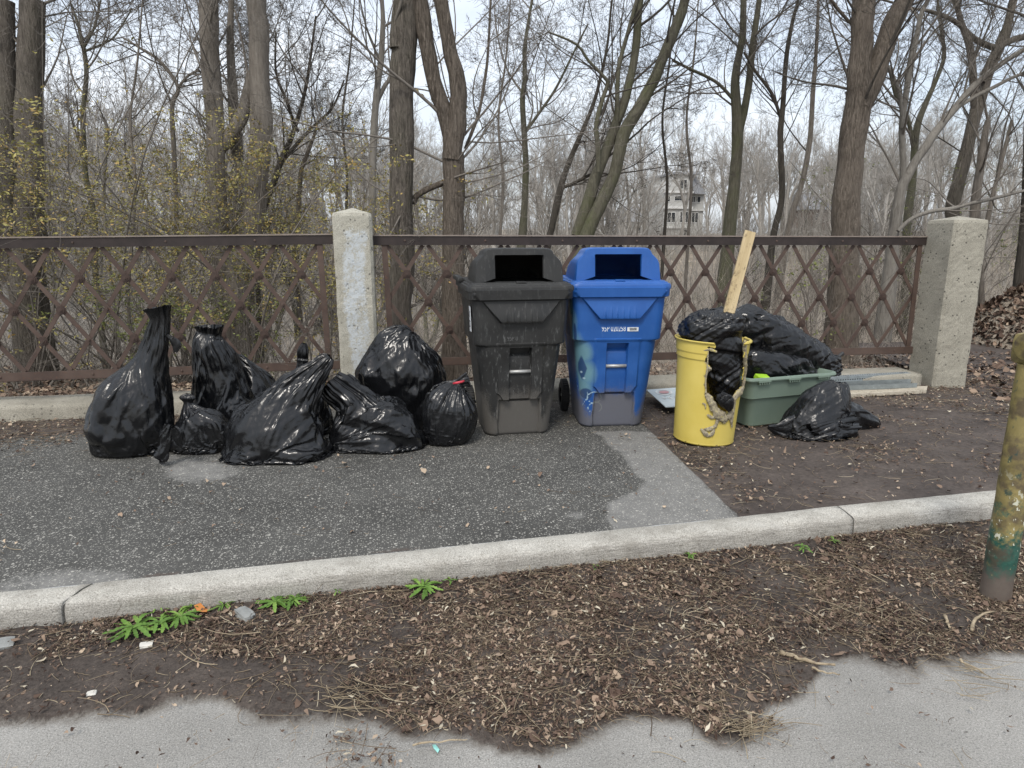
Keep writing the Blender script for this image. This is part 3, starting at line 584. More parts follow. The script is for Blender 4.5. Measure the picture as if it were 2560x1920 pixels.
def wheeled_bin(label, loc, rz, mat, blue):
    root = empty('wheeled_bin', loc, rz); tag(root, label, 'bin')
    # body: dense skin whose recesses, shoulder, apron and ribs are pressed into it
    zs = np.r_[np.linspace(0, .10, 14), np.linspace(.105, 1.045, 165)]; nf, ns, nb, nc = 120, 46, 10, 12; V = []; T = {k: [] for k in ('grime', 'teal', 'navy', 'line', 'scuff')}
    for z in zs:
        up = sm(z, .655, .675); cnt = None
        hw = (.236+(.300-.236)*z/.66)*(1-up)+(.318+(.338-.318)*(z-.66)/.33)*up
        yf = (.125-.085*z/.66)*(1-up)+(.032-.02*(z-.66)/.33)*up; yb = .60+.13*z; r = .10*(1-up)+.065*up
        if z < .02: hw -= .012*(1-z/.02)**2; yf += .01*(1-z/.02)**2
        P = rrect(hw, yf, yb, r, nf, ns, nb, nc); x, y = P[:, 0].copy(), P[:, 1].copy(); fr = (y < yf+.05) & (np.abs(x) < hw-.01); ax_ = np.abs(x)
        dep = np.zeros(len(P))
        yl = .125-.075*z/.66                               # plane of the lower front
        # centre column carries the upper front plane down to the bar
        if z < .68:
            ctr = sm(ax_, .175, .150)*sm(z, .45, .66); dep -= ctr*.010
            leg = sm(ax_, .168, .150)*(z > .262+.06*sm(ax_, .10, .16)); dep -= leg*.016*sm(z, .60, .40)
        rec = sm(ax_, .079, .072)*sm(z, .255, .262)*sm(z, .650, .640); dep += rec*(.030+.045*sm(z, .57, .63)+.02*sm(z, .5, .64))
        fl = .150+.006*(1-z/.27); apr = sm(ax_, fl, fl-.012)*sm(z, .275, .262); dep += apr*.026
        dep = np.where(fr, dep, 0)
        if z > .675:                                       # trapezium of the grab front, ribbed, standing proud
            hwv = .143+(.275-.143)*(z-.825)/.155; pr = sm(ax_, hwv+.004, hwv-.004)*sm(z, .822, .828); rib = sum(np.exp(-((x-c_)/.0045)**2) for c_ in (-.105, -.063, -.021, .021, .063, .105))*sm(z, .93, .84)*.007
            fd = .012+.026*sm(z, .99, .83); dep = np.where((ax_ < .30) & (y < yf+.05), dep-pr*fd-pr*rib, dep)
        y = y+dep
        # rim band
        bnd = sm(z, .972, .980); x = x+np.sign(x)*bnd*.024*(np.abs(x) > .05*0+hw*.5); x = np.where(ax_ > hw*.5, np.sign(P[:, 0])*(np.abs(P[:, 0])+bnd*.022*np.minimum(1, (ax_-hw*.5)/(hw*.4))), P[:, 0]); y = y-np.where(P[:, 1] < .25, bnd*.022, -bnd*.02*(P[:, 1] > .5))
        slot = np.exp(-((P[:, 1]-.10)/.02)**2)*(ax_ > hw-.02)*sm(z, .84, .86)*sm(z, .975, .96); x = x-np.sign(x)*slot*.02
        for a, b in zip(x, y): V.append((a, b, z))
        s_ = np.where(P[:, 1] < yf+r*.6, P[:, 0]+hw, -(P[:, 1]-yf))      # distance along the skin from the front left corner: + on the front
        sd = np.where(P[:, 0] < 0, s_, 9)
        gr = 1.25*sm(z, .50, -.02)*(1-.75*(leg_mask(ax_, z)))+.34*sm(ax_, .17, .1)*sm(z, .42, .1)+(.18 if not blue else 0)*sm(z, .9, .2)
        T['grime'].append(gr); T['scuff'].append(np.full(len(P), 1.0 if not blue else .16)*(.4+.6*sm(z, .95, .5)))
        q = lambda cx, cz, rx, rz_: ((sd-cx)/rx)**2+((z-cz)/rz_)**2
        tl = np.maximum.reduce([1.1-q(-.02, .55, .13, .26), 1.1-q(.04, .58, .10, .12), 1.1-q(.05, .43, .11, .14), 1-q(-.10, .85, .10, .27), 1-q(.03, .32, .10, .13), .9-q(-.01, .80, .06, .15)])
        nv = np.maximum.reduce([1.15-(np.abs((sd-.035)/.055)+np.abs((z-.46)/.16)), .85-q(.012, .72, .022, .13),  .8-q(-.16, .62, .035, .20), .9-q(.055, .265, .075, .075)*1.2, .7-q(-.12, .3, .04, .1)])
        dots = np.maximum(np.exp(-((sd-.03)**2+(z-.43)**2)/.00012), np.exp(-((sd-.045)**2+(z-.385)**2)/.00012))
        e1, e2 = np.sqrt(q(.115, .235, .052, .045)), np.sqrt(q(.115, .155, .052, .042)); ln = np.maximum(np.exp(-((e1-1)/.10)**2)*((z > .215) | (np.abs(sd-.11) < .05)), np.exp(-((e2-1)/.10)**2)*(z > .12))
        ln = np.maximum.reduce([ln, .8*np.exp(-((sd-.045-.02*sin(z*30))/.006)**2)*sm(z, .30, .27)*sm(z, .10, .18), dots*1.1, .7*np.exp(-((sd+.09-.05*sin(z*9))/.006)**2)*sm(z, .1, .2)*sm(z, .6, .5)])
        T['teal'].append(np.clip(tl, 0, 1)); T['navy'].append(np.clip(nv, 0, 1)); T['line'].append(np.clip(ln, 0, 1.2))
    m_ = 1*(nf+nb+2*ns+4*nc); nz = len(zs); i = np.arange(nz-1)[:, None]*m_; k = np.arange(m_)[None]; k2 = (k+1) % m_
    F = [tuple(f) for f in np.stack([i+k, i+k2, i+m_+k2, i+m_+k], -1).reshape(-1, 4)]; F.append(tuple(range(m_-1, -1, -1)))
    # rolled rim with an inner wall, so that the tub is open under the lid
    top = V[-m_:]; b0 = len(V); cy_ = .36
    for s_, dz in ((.975, .004), (.94, -.004), (.90, -.06), (.83, -.34), (.62, -.46), (.42, -.98)):
        for (a, b, z) in top: V.append((a*s_, cy_+(b-cy_)*s_, z+dz))
    for q in range(6):
        o_ = b0+(q-1)*m_; F += [(o_+j, o_+(j+1) % m_, o_+m_+(j+1) % m_, o_+m_+j) for j in range(m_)]
    F.append(tuple(b0+5*m_+j for j in range(m_)))
    body = obj('body', V, F, mat, root); nV = len(V)
    for k_, a_ in T.items():
        a_ = np.concatenate(a_); a_ = np.r_[a_, np.zeros(nV-len(a_))]
        attr(body, k_, a_)
    for p in body.data.polygons: p.use_smooth = len(p.vertices) == 4
    md = body.modifiers.new('edges', 'EDGE_SPLIT'); md.split_angle = radians(38)
    # lid: brim plate with a raised hood
    N = 96; lid = MB()
    def hood(w0, w1, h, n=N):    # outline of the hood in x, z from right foot over the top to left foot; shoulder step part way up
        K = [(w0, 0), (w0*.985, h*.30), (w0*.965, h*.55), (w0*.93, h*.66), (w0*.865, h*.745), (w0*.80, h*.82), (w0*.76, h*.92), (w0*.70, h*.985), (w0*.6, h), (0, h*1.005)]
        K = np.array(K+[(-x, z) for x, z in K[-2::-1]]); t = np.r_[0, np.cumsum(np.linalg.norm(np.diff(K, axis=0), axis=1))]; u = np.linspace(0, t[-1], n); return np.c_[np.interp(u, t, K[:, 0]), np.interp(u, t, K[:, 1])]
    zb = 1.072; secs = [(.085, .302, .236), (.092, .306, .240), (.110, .309, .243), (.20, .310, .243), (.34, .308, .236), (.48, .303, .205), (.58, .298, .160), (.66, .290, .110), (.73, .282, .060), (.78, .275, .012)]
    V = []; F = []
    # front wall with the mouth
    O = hood(.302, 0, .236); mw, mz0, mz1, cr = .166, .022, .196, .012
    Q = []
    for x, z in O:                                     # project onto the mouth rectangle
        cx, cz = 0, .10; dx, dz = x-cx, max(z, .0)-cz; s1 = mw/abs(dx) if dx else 9; s2 = ((mz1-cz) if dz > 0 else (cz-mz0))/abs(dz) if dz else 9; s_ = min(s1, s2, 1); Q.append((cx+dx*s_, cz+dz*s_))
    for y_, L in ((.085, O), (.0845, [(a*.6+c*.4, b*.6+d*.4) for (a, b), (c, d) in zip(O, Q)]), (.084, [(a*.06+c*.94, b*.06+d*.94) for (a, b), (c, d) in zip(O, Q)]), (.088, Q), (.112, [(a*.985, .109+(b-.109)*.985) for a, b in Q])):
        V += [(x, y_+z*.12, zb+z) for x, z in L]
    nl = len(O); F += [(a*nl+b, a*nl+b+1, (a+1)*nl+b+1, (a+1)*nl+b) for a in range(4) for b in range(nl-1)]
    b0 = len(V)                                       # sill below the mouth
    ql, qr = 3*nl+nl-1, 3*nl
    V += [(-.302, .085, zb), (.302, .085, zb), (-mw, .086, zb+mz0), (mw, .086, zb+mz0), (mw, .112, zb+mz0), (-mw, .112, zb+mz0)]; F += [(b0, b0+1, b0+3, b0+2), (b0+2, b0+3, b0+4, b0+5)]
    b1 = len(V)
    for y_, w0, h in secs: V += [(x, y_+z*.12*(1 if y_ < .3 else max(0, 1-(y_-.3)*3)), zb+z) for x, z in hood(w0, 0, h)]
    F += [(b1+a*nl+b, b1+(a+1)*nl+b, b1+(a+1)*nl+b+1, b1+a*nl+b+1) for a in range(len(secs)-1) for b in range(nl-1)]
    hd = obj('lid', V, F, mat, root)
    # brim plate: ring round the hood foot, stepped front, rolled edge
    V = []; F = []; ring = []
    outer = rrect(.372, -.012, .80, .075, 24, 14, 24, 10); n_ = len(outer)
    def scaled(k_in): return [(x*k_in, .40+(y-.40)*k_in) for x, y in outer]
    inner = []
    for x, y in outer: inner.append((max(-.295, min(.295, x)), max(.092, min(.76, y))))
    L = [([(x, y) for x, y in scaled(.985)], -.030), ([(x, y) for x, y in outer], -.026), ([(x, y) for x, y in outer], -.004), (scaled(.985), .008), (scaled(.955), .011), (scaled(.945), .018), (scaled(.91), .0205), (scaled(.90), .0265), (inner, .028), ([(x*.97, .42+(y-.42)*.97) for x, y in inner], .018)]
    for P, dz in L: V += [(x, y, zb-.012+dz+.004*(1-(x/.372)**2)*(y < .1)) for x, y in P]
    F = [(a*n_+b, a*n_+(b+1) % n_, (a+1)*n_+(b+1) % n_, (a+1)*n_+b) for a in range(len(L)-1) for b in range(n_)]
    br = obj('lid_brim', V, F, mat, hd)
    latch = MB(); latch.box((-.035, .02, zb+.012), (.035, .075, zb+.026), .005)
    for k_ in range(3): latch.box((-.24+.0*k_, .028+.018*k_, zb+.014), (-.05, .034+.018*k_, zb+.0195), .002); latch.box((.05, .028+.018*k_, zb+.014), (.24, .034+.018*k_, zb+.0195), .002)
    la = latch.build('latch_ribs', mat, hd)
    hgs = [MB().box((sx*.365-.022, .42, zb+.0), (sx*.365+.022, .80, zb+.035), .012).build('hinge_arm', mat, hd) for sx in (-1, 1)]
    for o in [hd, br, la]+hgs:
        n0 = len(o.data.vertices); co = np.empty(n0*3, np.float32); o.data.vertices.foreach_get('co', co); zz = co.reshape(-1, 3)[:, 2]
        attr(o, 'grime', np.full(n0, .10 if not blue else -.2)+(.10 if not blue else .0)*sm(zz, 1.12, 1.07)); attr(o, 'scuff', np.full(n0, .35 if not blue else .1)); 
        for a_ in ('teal', 'navy', 'line'): attr(o, a_, np.zeros(n0))
        for p in o.data.polygons: p.use_smooth = True
        e = o.modifiers.new('edges', 'EDGE_SPLIT'); e.split_angle = radians(42)
    br_ = MB().tube([(-.082, .075, .475), (.082, .075, .475)], .0125, 12).build('lift_bar', STEEL, root, True)
    for p in br_.data.polygons: p.use_smooth = len(p.vertices) == 4
    for sx in (-1, 1):
        wx = sx*.285; wh = MB()
        wh.lathe([(.06, -.03), (.10, -.032), (.122, -.024), (.128, -.01), (.128, .01), (.122, .024), (.10, .032), (.06, .03)], 40, (wx, .66, .128), 'x')
        for k_ in range(36): a_ = k_*2*pi/36; c_ = (wx, .66+.129*cos(a_), .128+.129*sin(a_)); wh.bar((wx-.022, c_[1], c_[2]), (wx+.022, c_[1], c_[2]), .010, .006, (0, cos(a_), sin(a_)))
        W = wh.build('wheel', RUBBER, root)
        rm_ = MB(); rm_.lathe([(.0001, .02), (.03, .02), (.03, -.02), (.0001, -.02)], 20, (wx, .66, .128), 'x')
        for k_ in range(8): a_ = k_*pi/4; rm_.bar((wx, .66+.02*cos(a_), .128+.02*sin(a_)), (wx, .66+.10*cos(a_), .128+.10*sin(a_)), .014, .03, (1, 0, 0))
        rm_.build('rim', RUBBER, W)
    MB().tube([(-.31, .66, .128), (.31, .66, .128)], .012, 10).build('axle', STEEL, root)
    MB().tube([(-.24, .80, 1.0), (-.24, .87, 1.03), (.24, .87, 1.03), (.24, .80, 1.0)], .015, 10).build('handle', mat, root, True)
    return root
def leg_mask(ax_, z): return sm(ax_, .150, .165)*sm(ax_, .25, .17)*sm(z, -.02, .2)
black_bin = wheeled_bin('scuffed black plastic bin on wheels with a square mouth in its hooded lid', (.868, 4.42, 0), radians(0), BLACK_P, False)
blue_bin = wheeled_bin('bright blue plastic bin on wheels with pale spray paint on its lower left side', (1.584, 4.50, 0), radians(-6), BLUE_P, True)
for b_ in (black_bin, blue_bin):
    b_.name = 'wheeled_bin'
FZ = .735
text_mesh('95P 020258', .055, .66, 'serial_number', WHITE_INK, blue_bin, (-.035, .0262, FZ), 0, bold=.004)
bs = MB().box((.062, .0235, FZ-.001), (.142, .0300, FZ+.028)).build('barcode_sticker', STICK, blue_bin); rb_ = random.Random(3); bars = MB(); x_ = .078
while x_ < .128: w__ = rb_.choice((.001, .0018, .003)); bars.box((x_, .0225, FZ+.005), (x_+w__, .0234, FZ+.023)); x_ += w__+rb_.choice((.0012, .002))
bars.build('bars', INK, bs)
text_mesh('95P 0', .05, .66, 'faint_number', FAINT, black_bin, (-.06, .0285, .70), 0, bold=0)
# white notice on the left flank of the black bin
st = MB().bar((-.3395, .12, .93), (-.3345, .12, .76), .075, .002, (1, 0, 0)).build('side_sticker', STICK, black_bin)
k_ = MB()
for a_, b_ in (((.10, .90), (.135, .87)), ((.135, .87), (.10, .85)), ((.10, .83), (.14, .83)), ((.10, .80), (.14, .79)), ((.118, .835), (.118, .80))): 
    xo = lambda z: -.3415+(.93-z)*.029
    k_.bar((xo(a_[1]), a_[0], a_[1]), (xo(b_[1]), b_[0], b_[1]), .007, .002, (1, 0, 0))
k_.build('lettering', INK, st)
# ------------------------------------------------------------------ rubbish bags
FILM = bag_mat('black polythene film', .20, .0055); FILM2 = bag_mat('thin black polythene film', .27, .007); RED = simple('red drawstring', (.45, .03, .05), .5)
G_B = 'rubbish bags'
def put_bag(label, spine, seed, mat=FILM, extra=None, **kw):
    P = bag(spine, seed, **kw)
    if extra: P = extra(P)
    o = obj('rubbish_bag', *bag_mesh(P), mat, smooth=True); return tag(o, label, 'rubbish bag', 'black rubbish bags')
def flap(parent, pts, Y, seed, name='tail', mat=None, flat=.35):      # a small crumpled tail or tuft of film; pts: px, py, half width
    S = px_spine(pts, Y, flat, None); B = bag_surface(S, 56, 56, seed, .35, 0); cell = max(s[3] for s in S)
    B = creases(B, seed, ((cell*1.2, .4, .3, 0), (cell*.6, .3, .35, 1)), 1, .3, .45, (-1, -.5), ((5, .6), (9, .4)), 0, .004 if parent is None else None)
    return obj(name, *bag_mesh(B), mat or FILM, parent, smooth=True)
b1 = put_bag('tall black rubbish bag with a long upright neck, leftmost on the walkway', px_spine([(326, 1128, 60), (324, 1122, 84), (322, 1096, 92), (326, 1050, 98), (340, 1000, 88), (360, 950, 66), (376, 910, 44), (388, 870, 33), (395, 830, 27), (400, 800, 22), (396, 782, 24), (392, 768, 30)], 4.66, .8), 1,
    grow=.12, fill=.55, pins=((.66, 1, .8),), necks=(.6, .85), big=.2, fine=.8, press=.12, inner=.86)
flap(b1, [(418, 838, 5), (430, 848, 8), (440, 862, 13), (438, 880, 5)], 4.6, 3)
b2 = put_bag('tall black rubbish bag with a gathered open top, behind the leftmost bags', px_spine([(560, 1090, 70), (560, 1085, 92), (562, 1050, 92), (560, 1010, 82), (552, 960, 70), (540, 915, 56), (528, 878, 46), (522, 850, 37), (524, 832, 27), (522, 814, 34)], 5.08, .75), 2, grow=.10, fill=.45,
    pins=((.60, 1, .8),), necks=(.45, .8), big=.16, fine=.8, press=.5)
b2b = put_bag('rounded black rubbish bag half hidden behind the gathered tall one', px_spine([(635, 1060, 50), (632, 1050, 70), (628, 1010, 72), (622, 970, 60), (606, 930, 42), (590, 900, 20), (585, 888, 8)], 5.25, .7), 21, nv=56, nu=72, grow=.1, fill=.8, frames=12)
b3 = put_bag('small slumped black bag with a knotted top, low between the two tall left bags', px_spine([(500, 1135, 50), (502, 1128, 78), (505, 1100, 84), (500, 1068, 72), (486, 1040, 48), (472, 1020, 22), (470, 1006, 9), (470, 994, 17), (470, 984, 5)], 4.60, .6), 3, grow=.16, fill=.6, big=.11, press=.3, frames=18, pins=((.88, 1, .9),))
flap(b3, [(420, 1060, 8), (415, 1090, 16), (412, 1120, 13), (402, 1146, 20), (396, 1150, 6)], 4.28, 5)
flap(b3, [(434, 1070, 6), (446, 1085, 14), (450, 1105, 10), (452, 1120, 3)], 4.25, 6)
b4 = put_bag('black bag with a twisted upright knot, behind the wide front bag', px_spine([(745, 1100, 60), (745, 1090, 78), (748, 1050, 82), (752, 1005, 72), (756, 965, 52), (756, 940, 32), (755, 922, 13), (757, 900, 11), (757, 880, 13), (760, 858, 5)], 4.90, .7), 4, grow=.08, fill=.78, necks=(.35, .6), pins=((.6, 1, .9),), big=.12)
b5 = put_bag('wide black rubbish bag at the front with its neck leaning right, nearest the camera', px_spine([(696, 1168, 94), (695, 1160, 124), (694, 1125, 130), (695, 1085, 122), (708, 1045, 104), (722, 1008, 76), (748, 972, 56), (778, 940, 38), (803, 915, 26), (818, 900, 20), (826, 892, 10)], 4.40, .62), 5,
    grow=.15, fill=.5, pins=((.68, 1, .8),), big=.2, necks=(.5, .85), tw=.6, fine=.8, press=.6)
b6 = put_bag('flat wide black rubbish bag with its neck slumped left, below the largest bag', px_spine([(938, 1142, 86), (938, 1134, 124), (936, 1105, 130), (921, 1068, 112), (899, 1032, 86), (885, 1004, 55), (862, 985, 42), (842, 970, 40), (824, 955, 34)], 4.50, .62), 6,
    grow=.15, fill=.52, pins=((.74, 1, .8),), big=.19, necks=(.5, .8), tw=-.5, press=.5)
flap(b6, [(880, 1000, 18), (876, 972, 24), (874, 950, 16), (868, 936, 6)], 4.55, 8)
b7 = put_bag('largest black rubbish bag with a rounded top, in front of the left concrete post', px_spine([(1008, 1082, 60), (1006, 1070, 84), (1004, 1030, 98), (1004, 980, 106), (1005, 935, 108), (1006, 895, 98), (1012, 862, 78), (1020, 842, 50), (1028, 832, 20), (1030, 830, 5)], 4.98, .66), 7,
    grow=.10, fill=.95, inner=.93, pleat=.8, necks=(.02, -.25), big=.2, press=.4, fold=1.3)
b8 = put_bag('round black rubbish bag tied with a red string, against the black bin', px_spine([(1108, 1134, 10), (1112, 1122, 34), (1118, 1092, 58), (1123, 1055, 70), (1125, 1020, 70), (1130, 992, 54), (1138, 972, 30), (1144, 961, 11), (1154, 955, 13), (1172, 948, 18)], 4.48, .85), 8, mat=FILM2,
    grow=.10, fill=.75, necks=(.45, .72), pins=((.86, 1, .9),), big=.12, fine=.7)
rs = MB(); c_ = aty(1146, 957, 4.38); rs.tube([c_+np.array([-.035, 0, -.004]), c_+np.array([-.01, -.012, .003]), c_+np.array([.02, -.012, .008]), c_+np.array([.038, -.002, .012])], [.007, .009, .008, .006], 8); rs.build('drawstring', RED, b8, True)
def in_barrel(P):                # the film stays inside the barrel's wall below the rim
    ax_ = np.array([2.135, 4.235])+P[..., 2:3]*np.array([.038, 0]); v = P[..., :2]-ax_; r = np.linalg.norm(v, axis=-1, keepdims=True); lim = .195+.03*P[..., 2:3]+.65*np.maximum(0, P[..., 2:3]-.70)
    k = np.where(r > lim, lim/np.maximum(r, 1e-6)*(1-.02*np.minimum((r-lim)/.05, 1)), 1); Q = P.copy(); Q[..., :2] = ax_+v*k; return Q
b9 = put_bag('crumpled black bag stuffed into the yellow barrel and bulging through its torn side', px_spine([(1818, 1002, 12), (1816, 985, 32), (1812, 955, 44), (1806, 915, 52), (1796, 872, 60), (1786, 845, 70), (1780, 820, 78), (1776, 800, 68), (1774, 786, 46), (1774, 776, 12)], 4.20, .82, None), 9, mat=FILM2,
    grow=.07, fill=.97, inner=.95, ground=None, grav=.15, necks=(.7, 1.3), pleat=.3, big=.11, fine=1.5, fold=1.8, press=.15, tw=1.3, frames=12, extra=in_barrel)
flap(b9, [(1800, 982, 5), (1806, 992, 13), (1814, 1003, 17), (1821, 1018, 11), (1824, 1029, 3)], 4.00, 12, 'corner', FILM2, .6)
b10 = put_bag('long black rubbish bag heaped in the green tub, sloping down to the right', px_spine([(1838, 812, 18), (1850, 808, 44), (1880, 822, 54), (1925, 850, 62), (1975, 882, 60), (2025, 904, 50), (2065, 916, 36), (2088, 926, 18), (2098, 928, 6)], 4.78, .9, None), 10,
    grow=.10, fill=.97, inner=.92, ground=.30, grav=.4, necks=(.6, .95), pleat=.5, big=.15, fold=1.7, fine=1.5, frames=14, tw=.8)
b10b = put_bag('lower black bag wedged in the green tub beneath the long one', px_spine([(1858, 905, 20), (1872, 905, 42), (1905, 915, 48), (1950, 925, 46), (2000, 932, 36), (2035, 938, 14)], 4.66, .8, None), 22, nv=56, nu=72, grow=.1, fill=.97, inner=.92, ground=.24, grav=.3, frames=10, necks=(.9, 1.2), pleat=0, fold=1.4, big=.12)
b11 = put_bag('small black rubbish bag lying on the bare earth in front of the green tub', px_spine([(2050, 1108, 80), (2048, 1100, 104), (2046, 1080, 102), (2048, 1055, 90), (2058, 1028, 72), (2074, 1004, 56), (2086, 984, 42), (2094, 968, 30), (2098, 955, 12)], 4.20, .62), 23, mat=FILM2,
    grow=.10, fill=.97, inner=.93, grav=.35, press=.3, necks=(.75, 1.4), big=.15, fold=1.0, fine=.8)
flap(b11, [(2100, 1030, 34), (2130, 1042, 32), (2160, 1055, 28), (2185, 1064, 20), (2198, 1068, 8)], 4.28, 13, 'corner', FILM2, .6)
flap(b11, [(2085, 1078, 34), (2115, 1092, 28), (2140, 1110, 14), (2158, 1121, 3)], 4.08, 14, 'corner', FILM2, .6)
flap(b11, [(1990, 1060, 30), (1965, 1068, 24), (1940, 1070, 12), (1921, 1067, 3)], 4.2, 15, 'corner', FILM2, .6)
# ------------------------------------------------------------------ yellow barrel, torn and melted open on its right front
def yellow_mat():
    m = M('yellow barrel plastic', rough=.42, spec=.45); n = m.noise(4, 5, .6); c = m.mix(m.ramp(n, [(.3, 0), (.7, 1)]), (.55, .43, .085), (.62, .50, .13))
    c = m.mix(m.ramp(m.noise(24, 5, .75, m.co((1, 1, .5))), [(.62, 0), (.78, .45)]), c, (.42, .33, .10))
    c = m.mix(m.ramp(m.math('ADD', m.attr('char'), m.math('MULTIPLY', m.math('SUBTRACT', m.noise(55, 4, .7), .5), .6)), [(.45, 0), (.7, .85)]), c, (.27, .22, .12))
    c = m.mix(m.ramp(m.math('ADD', m.attr('char'), m.math('MULTIPLY', m.math('SUBTRACT', m.noise(90, 4, .7, m.co((1.2, 1, 1))), .5), .9)), [(.85, 0), (1.05, .8)]), c, (.09, .08, .065))
    m.col(c); m.bump(m.noise(90, 3), .08, .002); return m.m
YEL = yellow_mat()
def melt_mat():
    m = M('melted charred plastic', rough=.55, spec=.5); n = m.noise(48, 5, .75); c = m.ramp(n, [(.28, (.07, .062, .05)), (.42, (.25, .21, .14)), (.56, (.42, .37, .26)), (.66, (.60, .50, .10))])
    m.col(c); m.bump(m.noise(95, 4, .75), 1, .012); return m.m
MELT = melt_mat()
BC = np.array([2.135, 4.235, 0.0]); bar = empty('yellow_barrel', BC, 0, rx=0, ry=radians(2.2)); tag(bar, 'yellow plastic barrel with a melted ragged hole down its right front', 'barrel')
bpy.context.view_layer.update(); BM_ = np.array(bar.matrix_world)
def b2w(p): return (BM_ @ np.r_[p, 1])[:3]
def brad(z): return .203+.031*z/.72
HOLE = [(1771, 870), (1767, 905), (1776, 922), (1765, 938), (1762, 962), (1765, 985), (1776, 996), (1786, 1014), (1796, 1026), (1812, 1030), (1826, 1015), (1832, 988), (1846, 974), (1858, 964), (1861, 900), (1862, 845), (1864, 800), (1790, 800), (1790, 872)]
nz, na = 150, 260; zs = np.linspace(0, .715, nz); V = []; Hh = np.zeros((nz, na), bool); ch = np.zeros((nz, na))
hp = np.array(HOLE, float)
for i_, z in enumerate(zs):
    for k in range(na):
        a = 2*pi*k/na; r = brad(z)+.006*sm(z, .585, .588)+.004*sm(z, .628, .631)-.0*z
        if z < .012: r += .004-.010*(1-z/.012)
        if z > .700: r += .012*sm(z, .700, .704)
        r += .002*noise(cos(a)*3, sin(a)*3, z*4, 71); p = (r*cos(a), r*sin(a), z); V.append(p)
        if sin(a) < .35:
            w_ = b2w(p); x, y = proj(w_); x += 3.5*noise(z*60, a*20, 0, 72); y += 3*noise(z*60, a*20, 5, 73)
            if 1750 < x < 1880 and sin(a) < .1:
                Hh[i_, k] = bool(inpoly(np.array(x), np.array(y), HOLE))
            dd = np.hypot(hp[:, 0]-x, (hp[:, 1]-y)).min(); low_ = y > 880
            ch[i_, k] = np.exp(-dd/9)*1.0*low_*(sin(a) < .1)+.5*np.exp(-((x-1795)/22)**2-((y-1060)/24)**2)
F = []
for i_ in range(nz-1):
    for k in range(na):
        k2 = (k+1) % na
        if Hh[i_, k] or Hh[i_+1, k] or Hh[i_, k2]: continue
        F.append((i_*na+k, i_*na+k2, (i_+1)*na+k2, (i_+1)*na+k))
b0 = len(V); V.append((0, 0, .01)); F += [((k+1) % na, k, b0) for k in range(na)]
sh = obj('shell', V, F, YEL, bar, True); attr(sh, 'char', np.r_[ch.ravel(), 0]); e = sh.modifiers.new('wall', 'SOLIDIFY'); e.thickness = .006; e.offset = -1
# rim bead: left remainder with its overhanging torn end, and the short stub on the right
def rim_pts(x0, x1, n=60):
    P = []
    for k in range(720):
        a = 2*pi*k/720; p = b2w(((brad(.72)+.010)*cos(a), (brad(.72)+.010)*sin(a), .715)); x, y = proj(p); P.append((a, x, sin(a)))
    return P
R_ = rim_pts(0, 0); gap = [a for a, x, s in R_ if s < .25 and 1794 < x < 1862]; ga, gb = min(gap), max(gap); A = np.linspace(gb, ga+2*pi, 90)
Pn = [((brad(.72)+.008)*cos(a), (brad(.72)+.008)*sin(a), .714+.004*noise(a*6, 0, 0, 74)) for a in A]
rim = MB().tube(Pn, [.0105*(1-.6*sm(abs(i-44.5), 42, 45)) for i in range(90)], 10).build('rim', YEL, bar, True); attr(rim, 'char', [max(0, 1-min(i//10, 89-i//10)/3)*.9 for i in range(len(rim.data.vertices))])
def on_barrel(x, y, off=.006):       # the barrel's outer face behind a point of the photo
    r = ray(x, y); o_ = _c-BC; a = r[0]**2+r[1]**2; R0 = .231+off; b = o_[0]*r[0]+o_[1]*r[1]; c = o_[0]**2+o_[1]**2-R0*R0; t = (-b-sqrt(max(b*b-a*c, 0)))/a; p = _c+r*t
    for _ in range(4):
        z = p[2]; R0 = brad(z)+off; cx_ = BC[0]+z*.038; o_ = _c-np.array([cx_, BC[1], 0]); b = o_[0]*r[0]+o_[1]*r[1]; c = o_[0]**2+o_[1]**2-R0*R0; t = (-b-sqrt(max(b*b-a*c, 0)))/a; p = _c+r*t
    return p
inv = np.linalg.inv(BM_)
mb = MB(); rr = random.Random(4)
def melt(path, wd, seed, fl=.45):
    n = 46; P = np.array([on_barrel(x, y, .005) for x, y in path]); t = np.linspace(0, len(P)-1, n); Q = interp_rows(P, t); W = np.interp(t, range(len(wd)), wd)*4.2/FPX
    T_, A_, B_ = frames(Q); V_ = []; m_ = 18
    for i in range(n):
        outd = Q[i]-BC; outd[2] = 0; outd /= np.linalg.norm(outd); sd_ = np.cross(T_[i], outd); sd_ /= np.linalg.norm(sd_)+1e-9
        for k in range(m_):
            a = 2*pi*k/m_; q = Q[i]+sd_*W[i]*cos(a)+outd*W[i]*fl*sin(a)
            r = 1+.55*float(fbm(q[0]*42, q[1]*42, q[2]*42, seed, 3)); q = Q[i]+sd_*W[i]*cos(a)*r+outd*W[i]*fl*sin(a)*r*1.2
            V_.append((inv @ np.r_[q, 1])[:3])
    mb.add(V_, [(i*m_+k, i*m_+(k+1) % m_, (i+1)*m_+(k+1) % m_, (i+1)*m_+k) for i in range(n-1) for k in range(m_)]+[tuple(range(m_-1, -1, -1)), tuple((n-1)*m_+k for k in range(m_))])
melt([(1766, 984), (1773, 996), (1781, 1012), (1790, 1028), (1804, 1040), (1818, 1046)], [4, 9, 11, 12, 13, 5], 1)
melt([(1818, 1046), (1828, 1032), (1832, 1010), (1838, 992), (1852, 978), (1859, 968)], [8, 10, 9, 9, 10, 5], 2)
melt([(1800, 1034), (1806, 1044), (1812, 1052), (1806, 1056)], [13, 12, 8, 3], 3)
melt([(1790, 1030), (1783, 1044), (1772, 1040), (1769, 1036)], [7, 5, 4, 2], 4)
melt([(1796, 1044), (1790, 1062), (1776, 1072), (1760, 1074)], [4, 5, 6, 4], 5)
